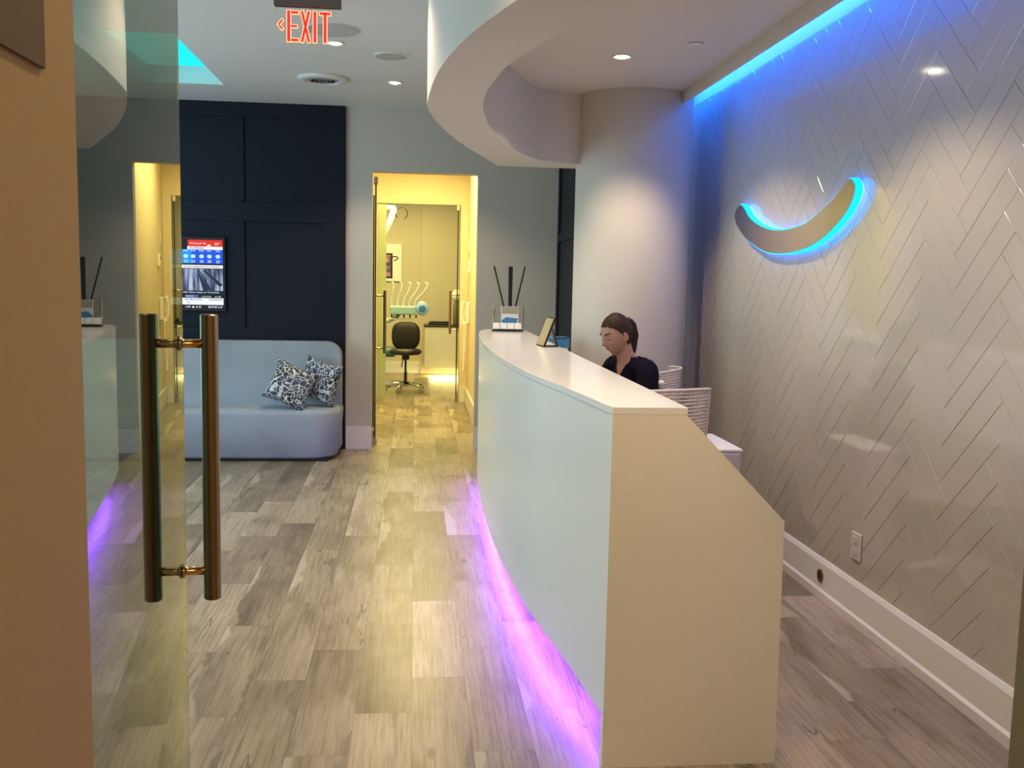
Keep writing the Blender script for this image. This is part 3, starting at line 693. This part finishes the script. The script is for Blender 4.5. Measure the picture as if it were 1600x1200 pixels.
# letter frame: left edge, right edge in sign x; top, bottom z
ZB, ZT = 2.722, 2.878
def glyph(name, polys):
    for m_, g_w, yo in ((MRIM, .0036, .0030), (MRED, -.0008, .0062)):
        bm = NB()
        for (x0, z0, x1, z1, wd) in polys:
            d = Vector((x1-x0, 0, z1-z0)); L = d.length; d.normalize(); nrm = Vector((d.z, 0, -d.x)); h = wd/2+g_w
            a = Vector((x0, 0, z0)) - d*g_w; b = Vector((x1, 0, z1)) + d*g_w
            prism(bm, [a+nrm*h+Vector((0, YX-yo, 0)), b+nrm*h+Vector((0, YX-yo, 0)), b-nrm*h+Vector((0, YX-yo, 0)), a-nrm*h+Vector((0, YX-yo, 0))], (0, -.0016, 0))
        if m_ is MRIM: par = obj(name, bm, m_, t)
        else: obj('letter_fill', bm, m_, par)
W_ = .018
glyph('letter_e', [(-.661, ZB, -.661, ZT, .017), (-.651, ZT-W_/2, -.612, ZT-W_/2, W_*.8), (-.651, (ZT+ZB)/2, -.618, (ZT+ZB)/2, W_*.7), (-.651, ZB+W_/2, -.612, ZB+W_/2, W_*.8)])
glyph('letter_x', [(-.594, ZB, -.558, ZT, .014), (-.558, ZB, -.594, ZT, .014)])
glyph('letter_i', [(-.528, ZB, -.528, ZT, .016)])
glyph('letter_t', [(-.476, ZB, -.476, ZT, .016), (-.504, ZT-W_/2, -.448, ZT-W_/2, W_*.8)])
glyph('arrow', [(-.713, 2.806, -.692, 2.830, .010), (-.713, 2.806, -.692, 2.782, .010)])

# ------------------------------------------------------------------ television
t = thing('television', 'wall television showing weather and news beside the navy panels', 'television', (0, 0, 0))
TY = YW-.012
obj('casing', box(NB(), -2.095, -1.612, TY-.05, TY, 1.20, 1.83), MBLK, t, bevel=.004)
S0 = TY-.0505
def scr(name, x0, x1, z0, z1, col, s=1.0, d=0, par=None):
    return obj(name, box(NB(), x0, x1, S0-.001-d, S0-d, z0, z1), emat(name+'_screen', col, s, (0, 0, 0)), par)
sc_ = scr('screen', -2.085, -1.63, 1.215, 1.812, (.002, .004, .012), .6, 0, t)
WHT_ = emat('screen_text_white', (.9, .95, 1), 1.0, (0, 0, 0)); DK_ = emat('screen_text_dark', (.02, .03, .06), .5, (0, 0, 0))
scr('red_banner', -1.92, -1.632, 1.745, 1.805, (.75, .02, .01), 1.0, .0012, sc_)
scr('white_banner', -1.925, -1.632, 1.722, 1.748, (.9, .9, .95), 1.0, .002, sc_)
scr('blue_panel', -2.08, -1.632, 1.605, 1.722, (.01, .10, .85), .9, .0012, sc_)
scr('blue_panel_light', -2.08, -1.89, 1.605, 1.722, (.01, .35, .95), .9, .0016, sc_)
scr('headline_bar', -2.08, -1.632, 1.565, 1.592, (.85, .88, .85), 1.0, .0012, sc_)
# picture of a road
MRO = mat('road_picture', (0, 0, 0), .5); g = nd(MRO, 'ShaderNodeNewGeometry'); mp = nd(MRO, 'ShaderNodeMapping'); mp.inputs['Rotation'].default_value = (0, .75, 0); mp.inputs['Scale'].default_value = (34, 1, 3)
lk(MRO, g.outputs['Position'], mp.inputs[0]); n_ = noise(MRO, mp.outputs[0], 1.0, 3)
lk(MRO, ramp(MRO, n_, [(.36, (.02, .03, .08)), (.46, (.18, .22, .38)), (.55, (.45, .52, .72)), (.7, (.75, .8, .95))]), bsdf(MRO).inputs['Emission Color']); bsdf(MRO).inputs['Emission Strength'].default_value = .8
rp = obj('road_picture', box(NB(), -2.08, -1.632, S0-.0022, S0-.0012, 1.375, 1.560), MRO, sc_)
RD = emat('road_dark', (.02, .03, .07), .7, (0, 0, 0))
bm = NB()
for (xa, xb, xc, xd) in ((-1.845, -1.835, -1.80, -1.755), (-1.83, -1.822, -1.755, -1.725), (-1.80, -1.78, -1.66, -1.633)):
    prism(bm, [(xa, S0-.003, 1.548), (xb, S0-.003, 1.548), (xd, S0-.003, 1.378+(.05 if xd > -1.64 else 0)), (xc, S0-.003, 1.378+(.03 if xd > -1.64 else 0))], (0, .0006, 0))
obj('road_lines', bm, RD, rp)
scr('caption_bar', -2.08, -1.632, 1.345, 1.372, (.01, .015, .05), .8, .0012, sc_)
scr('ticker_blue', -1.95, -1.84, 1.315, 1.338, (.10, .16, .42), .8, .0012, sc_)
scr('white_ticker', -2.08, -1.630, 1.255, 1.312, (.85, .9, .95), 1.0, .0012, sc_)
def T(s, x, z, h, m_, w_=None): text_mesh('screen_text', s, x, S0-.005, z, h, m_, sc_, w_)
T('Wed Jul 30', -1.905, 1.762, .020, WHT_, .135); T('20°', -1.70, 1.762, .020, WHT_, .045)
T('HUMIDEX', -1.905, 1.726, .017, DK_, .12)
for x, d_, n2 in ((-1.955, 'WED', '21'), (-1.895, 'THU', '23'), (-1.825, 'FRI', '20'), (-1.76, 'SAT', '20'), (-1.69, 'SUN', '23')):
    T(d_, x, 1.705, .012, WHT_, .035); T(n2, x+.003, 1.612, .022, WHT_, .030)
    obj('weather_icon', ball(NB(), (x+.018, S0-.003, 1.665), .020, 16, (1, .06, .85)), emat('icon_white', (.55, .85, .95), .9, (0, 0, 0)), sc_, smooth=True)
obj('sun_icon', ball(NB(), (-1.745, S0-.004, 1.752), .018, 16, (1, .06, .8)), emat('icon_sun', (1, .75, .5), 1.0, (0, 0, 0)), sc_, smooth=True)
T("CP24'S BREAKING NEWS", -1.96, 1.572, .012, DK_, .30)
T('400 Allen Expy at Yorkdale', -1.965, 1.352, .014, WHT_, .30)
T('4,322.38', -1.94, 1.322, .011, WHT_, .06); T('5,312.38', -1.81, 1.318, .012, WHT_, .075); T('61.28', -1.70, 1.318, .012, WHT_, .048)
T('RPORATION', -1.95, 1.291, .016, DK_, .14); T('CANADI', -1.755, 1.291, .016, DK_, .115); T('17', -1.93, 1.263, .018, DK_, .02)
T('1.89 ▲ 0.23', -1.945, 1.228, .018, WHT_, .13); T('BONE 6.9', -1.755, 1.228, .018, WHT_, .115)
struct('trim_6', box(NB(), -2.74, -1.614, TY-.006, TY, 1.064, 1.969), MNAVY, 'recessed navy panel behind the television', 'wall panelling')

# ------------------------------------------------------------------ sofa and cushions
MFAB = mat('pale_blue_grey_fabric', (.33, .37, .43), .85, spec=.15)
g = nd(MFAB, 'ShaderNodeNewGeometry'); h = noise(MFAB, g.outputs['Position'], 260, 3)
h2 = noise(MFAB, g.outputs['Position'], 3.5, 3)
lk(MFAB, ramp(MFAB, h2, [(.3, (.31, .35, .41)), (.7, (.37, .41, .47))]), bsdf(MFAB).inputs['Base Color']); bumpn(MFAB, math_(MFAB, 'ADD', math_(MFAB, 'MULTIPLY', h, .3), math_(MFAB, 'MULTIPLY', h2, 3)), .003, .6)
t = thing('sofa', 'pale blue-grey upholstered sofa with rounded ends against the navy wall', 'sofa', (-1.95, 8.1, 0))
bm = NB(); XS = 1.30
def rounded_slab(bm, x0, x1, y0, y1, z0, z1, rf, rb, taper=.03, n=8):
    def ring(z, ins):
        out = []
        X0, X1, Y0, Y1 = x0+ins, x1-ins, y0+ins, y1
        for (cx, cyy, r, a0) in ((X1-rb, Y1-rb, rb, 0), (X0+rb, Y1-rb, rb, PI/2), (X0+rf, Y0+rf, rf, PI), (X1-rf, Y0+rf, rf, 1.5*PI)):
            for i in range(n+1): a = a0+PI/2*i/n; out.append(bm.verts.new((cx+r*math.cos(a), cyy+r*math.sin(a), z)))
        return out
    e = .05; rs = [ring(z0, taper+.02), ring(z0+.02, taper), ring(z1-e, 0)]
    for i in range(1, 6): a = PI/2*i/5; rs.append(ring(z1-e+e*math.sin(a), e*(1-math.cos(a))))
    for a, b in zip(rs, rs[1:]):
        for i in range(len(a)): f = bm.faces.new((a[i], a[(i+1) % len(a)], b[(i+1) % len(a)], b[i])); f.smooth = True
    bm.faces.new(rs[0][::-1]); bm.faces.new(rs[-1])
rounded_slab(bm, -XS-.5, XS+.045, -.25, .27, .025, .435, .20, .03)
obj('seat', bm, MFAB, t)
bm = NB()
prof = []
for (cx, cz, r, a0) in ((XS+.03-.13, .96-.13, .13, 0), (-XS-.5+.13, .96-.13, .13, PI/2)):
    for i in range(9): a = a0+PI/2*i/8; prof.append((cx+r*math.cos(a), cz+r*math.sin(a)))
prof += [(-XS-.5, .06), (XS+.03, .06)]
n_ = len(prof)
def brow(y, ins, tl): return [bm.verts.new((p[0]*(1-ins*.3), y+tl*(p[1]-.06), p[1]-ins*(.5 if p[1] > .5 else 0))) for p in prof]
rs = [brow(.10, .05, .04), brow(.085, .0, .05), brow(.30, .0, .04), brow(.31, .04, .04)]
for a, b in zip(rs, rs[1:]):
    for i in range(n_): f = bm.faces.new((a[i], a[(i+1) % n_], b[(i+1) % n_], b[i]))
bm.faces.new(rs[0]); bm.faces.new(rs[-1][::-1])
obj('backrest', bm, MFAB, t, bevel=.012, seg=3)
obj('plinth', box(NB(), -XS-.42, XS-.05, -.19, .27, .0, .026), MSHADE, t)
obj('seam', box(NB(), -.18, -.177, .083, .090, .44, .93), mat('seam_grey', (.22, .25, .29), .9), t)

MCU = mat('black_and_white_scribble_fabric', (.8, .8, .8), .8)
tc = nd(MCU, 'ShaderNodeTexCoord'); nz = nd(MCU, 'ShaderNodeTexNoise'); nz.inputs['Scale'].default_value = 9; nz.inputs['Detail'].default_value = 1; lk(MCU, tc.outputs['Object'], nz.inputs['Vector'])
wv = math_(MCU, 'ABSOLUTE', math_(MCU, 'SUBTRACT', math_(MCU, 'FRACT', math_(MCU, 'MULTIPLY', nz.outputs[0], 9)), .5))
vo = nd(MCU, 'ShaderNodeTexVoronoi', feature='DISTANCE_TO_EDGE'); vo.inputs['Scale'].default_value = 22; lk(MCU, tc.outputs['Object'], vo.inputs['Vector'])
pat = math_(MCU, 'MINIMUM', math_(MCU, 'MULTIPLY', wv, 2.2), math_(MCU, 'ADD', math_(MCU, 'MULTIPLY', vo.outputs['Distance'], 3.5), .12))
big = noise(MCU, tc.outputs['Object'], 5, 2)
lk(MCU, mixc(MCU, ramp(MCU, pat, [(.20, (0, 0, 0)), (.30, (1, 1, 1))]), ramp(MCU, big, [(.45, (.72, .72, .70)), (.55, (.62, .64, .66))]), ramp(MCU, big, [(.42, (.015, .02, .035)), (.6, (.06, .08, .13))])), bsdf(MCU).inputs['Base Color'])
def cushion(name, label, loc, rot, s=.42, th=.15):
    bm = NB(); N = 20; vs = {}
    for side in (1, -1):
        for i in range(N+1):
            for j_ in range(N+1):
                u, v = 2*i/N-1, 2*j_/N-1
                if side == -1 and (i in (0, N) or j_ in (0, N)): vs[(side, i, j_)] = vs[(1, i, j_)]; continue
                hgt = th/2*((1-u**4)*(1-v**4))**.55
                k_ = 1-.10*(1-abs(u)**2)*(abs(v)**3); k2 = 1-.10*(1-abs(v)**2)*(abs(u)**3)
                vs[(side, i, j_)] = bm.verts.new((u*s/2*k2, side*hgt, v*s/2*k_))
    for side in (1, -1):
        for i in range(N):
            for j_ in range(N):
                bm.faces.new([vs[(side, i, j_)], vs[(side, i+1, j_)], vs[(side, i+1, j_+1)], vs[(side, i, j_+1)]])
    o = obj(name, bm, MCU, smooth=True); o.location = loc; o.rotation_euler = rot; o.rotation_mode = 'XYZ'
    return tag(o, label, 'cushion', 'scribble cushions on the sofa')
cushion('cushion', 'front left black and white patterned cushion leaning on its corner on the sofa', (-1.00, 7.94, .625), (math.radians(-22), math.radians(24), math.radians(5)), .36, .13)
cushion('cushion', 'black and white patterned cushion tucked behind at the right end of the sofa', (-.775, 8.08, .645), (math.radians(-16), math.radians(-76), math.radians(-14)), .36, .13)

# ------------------------------------------------------------------ mesh chairs
MMESH = mat('white_mesh_shell', (.66, .58, .58), .45)
def mesh_chair(name, label, loc, rz):
    t = thing(name, label, 'chair', loc, rz, 'white mesh chairs behind the desk')
    W2, H0, H1 = .235, .50, 1.02; bm = NB(); nu, nv = 32, 30; G = []
    def P(u, v):   # u across -1..1, v 0 bottom..1 top ; shell cupped
        wd = W2*(1+.03*(1-v)); y = .20 - .10*u*u*1.0 + .05*v
        return (u*wd, y, H0+(H1-H0)*v - .012*u*u*v)
    for i in range(nu+1): G.append([bm.verts.new(P(2*i/nu-1, j_/nv)) for j_ in range(nv+1)])
    for i in range(nu):
        for j_ in range(nv): bm.faces.new((G[i][j_], G[i+1][j_], G[i+1][j_+1], G[i][j_+1]))
    o = obj('backrest', bm, MMESH, t, smooth=True); wf = o.modifiers.new('w', 'WIREFRAME'); wf.thickness = .0085; wf.use_even_offset = False; wf.use_boundary = True
    rim = [P(-1, j_/12) for j_ in range(13)] + [P(-1+2*i/12, 1) for i in range(1, 13)] + [P(1, 1-j_/12) for j_ in range(1, 13)]
    obj('back_rim', tube(NB(), rim, .007, 8), MMESH, t, smooth=True)
    bm = NB(); G = []
    for i in range(19): G.append([bm.verts.new((-.22+.44*i/18, -.25+.46*j_/18, .47-.02*math.sin(PI*j_/18)+.01*abs(i-9)/9)) for j_ in range(19)])
    for i in range(18):
        for j_ in range(18): bm.faces.new((G[i][j_], G[i+1][j_], G[i+1][j_+1], G[i][j_+1]))
    o = obj('seat', bm, MMESH, t, smooth=True); wf = o.modifiers.new('w', 'WIREFRAME'); wf.thickness = .007; wf.use_even_offset = False
    obj('seat_rim', tube(NB(), smoothpath([(-.22, -.25, .475), (.22, -.25, .475), (.22, .21, .475), (-.22, .21, .475)], 6, closed=True)+[Vector((-.22, -.25, .475))], .009, 8), MMESH, t, smooth=True)
    for s in (-1, 1): obj('back_support', tube(NB(), smoothpath([(s*.12, .05, .455), (s*.12, .20, .46), (s*.12, .215, .56)], 5), .009, 8), MMESH, t, smooth=True)
    obj('stem', lathe(NB(), [(.03, .10), (.03, .28), (.018, .28), (.018, .45), (.07, .455), (.07, .465)], 20), MCHROME, t, smooth=False)
    for i in range(5):
        a = 2*PI*i/5+.3; lg = obj('leg', tube(NB(), [(0, 0, .11), (.28*math.cos(a), .28*math.sin(a), .07)], [.024, .014], 10), MWHT, t, smooth=True)
        obj('castor', lathe(NB(), [(.02, -.02), (.03, -.018), (.03, .018), (.02, .02)], 14, (.28*math.cos(a), .28*math.sin(a), .030), axis='Y'), MBLK, lg)
    obj('knob', ball(NB(), (W2+.022, .175, .955), .019, 14, (1.2, 1, 1)), MWHT, t, smooth=True)
    return t
mesh_chair('mesh_chair', 'white mesh chair the receptionist sits on, its back beside the column', (1.335, 5.60, 0), math.radians(-113))
mesh_chair('mesh_chair', 'empty white mesh chair nearest the angled end of the desk', (1.175, 4.62, 0), math.radians(-160))
t = thing('pedestal_drawer', 'low white drawer unit behind the angled end of the desk', 'drawer unit', (1.495, 4.70, 0))
obj('body', box(NB(), 0, .178, 0, .5, .04, .67), mat('translucent_white', (.42, .38, .40), .3), t, bevel=.004)
obj('top', box(NB(), -.004, .182, -.004, .504, .67, .682), MWHT, t, bevel=.002)
for i in range(3): obj('drawer', box(NB(), .01, .168, -.012, 0, .06+.205*i, .25+.205*i), mat('drawer_front', (.45, .41, .43), .3), t, bevel=.003)

# ------------------------------------------------------------------ receptionist
MSKIN = mat('skin', (.42, .235, .17), .5, spec=.35)
MTOP = mat('navy_top_fabric', (.007, .006, .015), .85, spec=.08)
MPANT = mat('dark_trousers_fabric', (.012, .012, .016), .8)
MHAIR = mat('dark_brown_hair', (.03, .012, .007), .6, spec=.25)
tcx = nd(MHAIR, 'ShaderNodeTexCoord'); mpx = nd(MHAIR, 'ShaderNodeMapping'); mpx.inputs['Scale'].default_value = (260, 30, 30); lk(MHAIR, tcx.outputs['Object'], mpx.inputs[0])
hn = noise(MHAIR, mpx.outputs[0], 1.0, 2); bumpn(MHAIR, hn, .002, .7)
lk(MHAIR, ramp(MHAIR, hn, [(.35, (.013, .006, .004)), (.7, (.05, .020, .011))]), bsdf(MHAIR).inputs['Base Color'])

def chain(bm, pts, rads, n=20):
    """tapered limb with round ends; rads may be (across, deep) pairs"""
    P = smoothpath(pts, 5); R = []
    rr = [r if isinstance(r, tuple) else (r, r) for r in rads]
    R = [Vector((p.x, p.y)) for p in smoothpath([(a, b, 0) for a, b in rr], 5)]
    rings = []
    for i, p in enumerate(P):
        t_ = (P[min(i+1, len(P)-1)]-P[max(i-1, 0)]).normalized()
        a = Vector((1, 0, 0)); a = (a-a.dot(t_)*t_)
        if a.length < .2: a = Vector((0, 1, 0)); a = a-a.dot(t_)*t_
        a.normalize(); b = t_.cross(a)
        rings.append([bm.verts.new(p+R[i].x*math.cos(2*PI*k/n)*a+R[i].y*math.sin(2*PI*k/n)*b) for k in range(n)])
    for r0, r1_ in zip(rings, rings[1:]):
        for k in range(n): bm.faces.new((r0[k], r0[(k+1) % n], r1_[(k+1) % n], r1_[k]))
    bm.faces.new(rings[0][::-1]); bm.faces.new(rings[-1])
    for p, r in ((P[0], R[0]), (P[-1], R[-1])): ball(bm, p, min(r.x, r.y)*.99, 14)
def fused(name, bm, m, parent, voxel, smooth_it=6, extra=None, cut=None):
    me = bpy.data.meshes.new(name); bmesh.ops.recalc_face_normals(bm, faces=bm.faces[:]); bm.to_mesh(me); bm.free()
    o = bpy.data.objects.new(name, me); COL.objects.link(o)
    r = o.modifiers.new('r', 'REMESH'); r.mode = 'VOXEL'; r.voxel_size = voxel; r.use_smooth_shade = True
    s = o.modifiers.new('s', 'SMOOTH'); s.iterations = smooth_it; s.factor = .5
    dg = bpy.context.evaluated_depsgraph_get(); me2 = bpy.data.meshes.new_from_object(o.evaluated_get(dg))
    bpy.data.objects.remove(o)
    b2 = bmesh.new(); b2.from_mesh(me2)
    if cut: bmesh.ops.delete(b2, geom=[v for v in b2.verts if cut(v.co)], context='VERTS')
    if extra: extra(b2)
    return obj(name, b2, m, parent, smooth=True)

HP = Matrix.Translation((0, -.158, 1.224)) @ Matrix.Rotation(math.radians(20), 4, 'X') @ Matrix.Rotation(math.radians(4), 4, 'Z')
def gs(x, s): return math.exp(-(x/s)**2)
def headp(d, grow_=0.0):
    x, y, z = d.x*.073, d.y*(.090 if d.y < 0 else .102), d.z*.118
    t_ = max(0, -d.z)
    x *= 1-.34*t_**1.3
    if y > 0: y *= 1-.60*t_**1.2
    else: y *= 1-.05*t_
    if grow_ == 0 and d.y < -.1:
        f = 1.0
        pz = max(0, min(1, (.030-z)/.055)) if z > -.026 else max(0, 1-(-.026-z)/.012)
        y -= .024*gs(x, .0105)*pz
        y -= .006*gs(x, .016)*gs(z+.024, .010)
        y += .010*(gs(x-.031, .017)+gs(x+.031, .017))*gs(z-.010, .014)
        y -= .005*gs(z-.032, .010)*gs(x, .045)
        y -= .0070*gs(x, .022)*(gs(z+.051, .0055)+.9*gs(z+.063, .006))
        y += .0035*gs(z+.0575, .003)*gs(x, .02)
        y -= .010*gs(z+.098, .016)*gs(x, .022)
        y -= .003*(gs(x-.04, .02)+gs(x+.04, .02))*gs(z+.02, .02)
    v = Vector((x, y, z))
    return v*(1+grow_)
t = thing('person', 'woman with a dark ponytail in a navy top seated behind the reception desk looking down', 'person', (1.275, 5.36, 0), math.radians(-68))
bm = NB()
chain(bm, [(0, .06, .60), (0, .04, .74), (0, -.01, .90), (0, -.05, 1.02), (0, -.075, 1.085)], [(.155, .115), (.125, .095), (.145, .10), (.125, .085), (.07, .055)])
chain(bm, [(0, -.075, 1.07), (0, -.105, 1.14), (0, -.125, 1.20)], [(.056, .052), (.050, .050), (.050, .052)])
for s in (-1, 1):
    chain(bm, [(s*.06, -.06, 1.045), (s*.155, -.055, 1.03), (s*.195, -.09, .92), (s*.205, -.15, .815)], [.05, .054, .044, .037])
    chain(bm, [(s*.205, -.15, .815), (s*.17, -.27, .80), (s*.13, -.385, .79)], [.038, .034, .023])
    chain(bm, [(s*.13, -.385, .79), (s*.118, -.43, .785), (s*.112, -.475, .780)], [(.026, .018), (.036, .014), (.036, .011)])
    chain(bm, [(s*.09, .04, .58), (s*.10, -.18, .59), (s*.10, -.40, .57)], [.088, .078, .056])
    chain(bm, [(s*.10, -.40, .57), (s*.10, -.37, .35), (s*.10, -.34, .10)], [.054, .050, .032])
    chain(bm, [(s*.10, -.33, .05), (s*.10, -.42, .045), (s*.10, -.52, .035)], [(.034, .034), (.042, .03), (.036, .022)])
# head
hs_ = NB(); bmesh.ops.create_uvsphere(hs_, u_segments=72, v_segments=54, radius=1)
hm = {}
for v in hs_.verts: hm[v.index] = bm.verts.new(HP @ headp(v.co.normalized()))
for f in hs_.faces: bm.faces.new([hm[v.index] for v in f.verts])
hs_.free()
for s in (-1, 1):
    ball(bm, HP @ Vector((s*.071, .012, -.006)), .03, 14, (.30, .55, 1.0), mtx=HP.to_3x3().to_4x4() @ Matrix.Rotation(math.radians(12), 4, 'X'))
    ball(bm, HP @ Vector((s*.069, .005, -.028)), .010, 10)
def fingers(b2):
    for s in (-1, 1):
        for i, (dx, ln) in enumerate(((-.027, .062), (-.009, .074), (.009, .070), (.026, .056))):
            x = s*.112+dx
            tube(b2, smoothpath([(x, -.462, .783), (x*1.0+dx*.15, -.462-ln*.5, .786), (x+dx*.2, -.462-ln*.85, .772), (x+dx*.2, -.462-ln, .762)], 3), [.0085]*4+[.0078]*3+[.0070]*2+[.0055], 10)
        tube(b2, smoothpath([(s*.135-s*.04, -.41, .785), (s*.072, -.435, .780), (s*.062, -.470, .768)], 3), [.011]*3+[.009]*3+[.007], 10)
fused('body', bm, MSKIN, t, .0052, 4, fingers)
# hair
bm = NB(); bmesh.ops.create_uvsphere(bm, u_segments=64, v_segments=48, radius=1); dele = []
for v in bm.verts:
    d = v.co.normalized(); p = headp(d, .085 if d.y > .2 else .018+.3*max(0, d.y)); q = headp(d, .0)
    if p.y < .040:
        if p.z < .080-.42*(p.y+.088)-8.0*(p.y+.088)**2: dele.append(v)
    elif p.z < -.085: dele.append(v)
    wv_ = 1+.008*math.sin(d.x*40)*(1 if d.z > -.3 else 0)
    v.co = p*wv_
bmesh.ops.delete(bm, geom=dele, context='VERTS')
for v in bm.verts: v.co = HP @ v.co
hr = obj('hair', bm, MHAIR, t, smooth=True); sl = hr.modifiers.new('s', 'SOLIDIFY'); sl.thickness = .006; sl.offset = -1
bm = NB()
pp = smoothpath([(0, .070, .055), (0, .098, .058), (0, .110, .020), (0, .100, -.05), (0, .080, -.11), (0, .068, -.175), (0, .066, -.21)], 6)
rad = [.022, .027, .033, .038, .035, .026, .009]; rr = [p.x for p in smoothpath([(r, 0, 0) for r in rad], 6)]
U = Matrix.Rotation(math.radians(-14), 4, 'X')
tube(bm, [HP @ (U @ p) for p in pp], rr, 20)
for k in range(14):
    a = 2*PI*k/14; 
    tube(bm, [HP @ (U @ (p+Vector((math.cos(a)*r*.93, math.sin(a)*r*.93+.004*math.sin(i*.8+k), 0)))) for i, (p, r) in enumerate(zip(pp, rr)) if i > 4], .0045, 6)
obj('ponytail', bm, MHAIR, hr, smooth=True)
obj('hair_tie', lathe(NB(), [(.021, -.006), (.027, 0), (.021, .006)], 18), MBLK, hr, smooth=True).matrix_local = HP @ U @ Matrix.Translation((0, .088, .066)) @ Matrix.Rotation(math.radians(78), 4, 'X')
# face details
for s in (-1, 1):
    bp = [headp(Vector((s*math.sin(a), -math.cos(a), .27+.06*math.sin((a-.18)*2.6))).normalized())*1.015 for a in [.20+.50*i/6 for i in range(7)]]
    obj('eyebrow', tube(NB(), [HP @ p for p in bp], [.0020, .0030, .0032, .0030, .0026, .002, .0012], 8), MHAIR, t, smooth=True)
    lp = [headp(Vector((s*math.sin(a), -math.cos(a), .045-.05*math.sin((a-.22)/.4*PI))).normalized())*1.012 for a in [.22+.40*i/6 for i in range(7)]]
    obj('eyelash', tube(NB(), [HP @ p for p in lp], [.0012, .0018, .0022, .0022, .0022, .002, .0012], 8), MBLK, t, smooth=True)
bm = NB()
for z0, rw in ((-.440, .0036), (-.525, .0042)):
    lp = [headp(Vector((math.sin(a), -math.cos(a), z0-.02*abs(a)*0)).normalized())*1.004 for a in [-.26+.52*i/10 for i in range(11)]]
    tube(bm, [HP @ p for p in lp], [rw*(.25+.75*math.cos((i-5)/5*1.35)) for i in range(11)], 8)
obj('lips', bm, mat('lips', (.34, .12, .10), .4), t, smooth=True)
# clothes
bm = NB()
chain(bm, [(0, .06, .585), (0, .045, .74), (0, -.008, .90), (0, -.045, 1.02), (0, -.072, 1.085)], [(.172, .132), (.142, .112), (.160, .116), (.140, .098), (.082, .066)])
for s in (-1, 1): chain(bm, [(s*.06, -.055, 1.045), (s*.158, -.055, 1.030), (s*.198, -.085, .93), (s*.206, -.115, .87)], [.062, .066, .060, .058])
def vneck(c):
    if c.z > 1.105: return True
    if c.y < -.10 and abs(c.x) < (c.z-.985)*.62: return True
    return abs(c.x) > .165 and c.z < .872 and c.y < -.02
fused('top', bm, MTOP, t, .0065, 4, cut=vneck)
bm = NB()
chain(bm, [(0, .06, .66), (0, .06, .58)], [(.165, .125), (.165, .12)])
for s in (-1, 1):
    chain(bm, [(s*.09, .04, .585), (s*.10, -.18, .592), (s*.10, -.40, .572)], [.098, .088, .066])
    chain(bm, [(s*.10, -.40, .572), (s*.10, -.375, .35), (s*.10, -.345, .12)], [.065, .060, .052])
fused('trousers', bm, MPANT, t, .009, 4)
for s in (-1, 1):
    bm = NB(); chain(bm, [(s*.10, -.315, .055), (s*.10, -.42, .048), (s*.10, -.53, .038)], [(.042, .042), (.048, .038), (.040, .028)])
    obj('shoe', bm, MBLK, t, smooth=True)
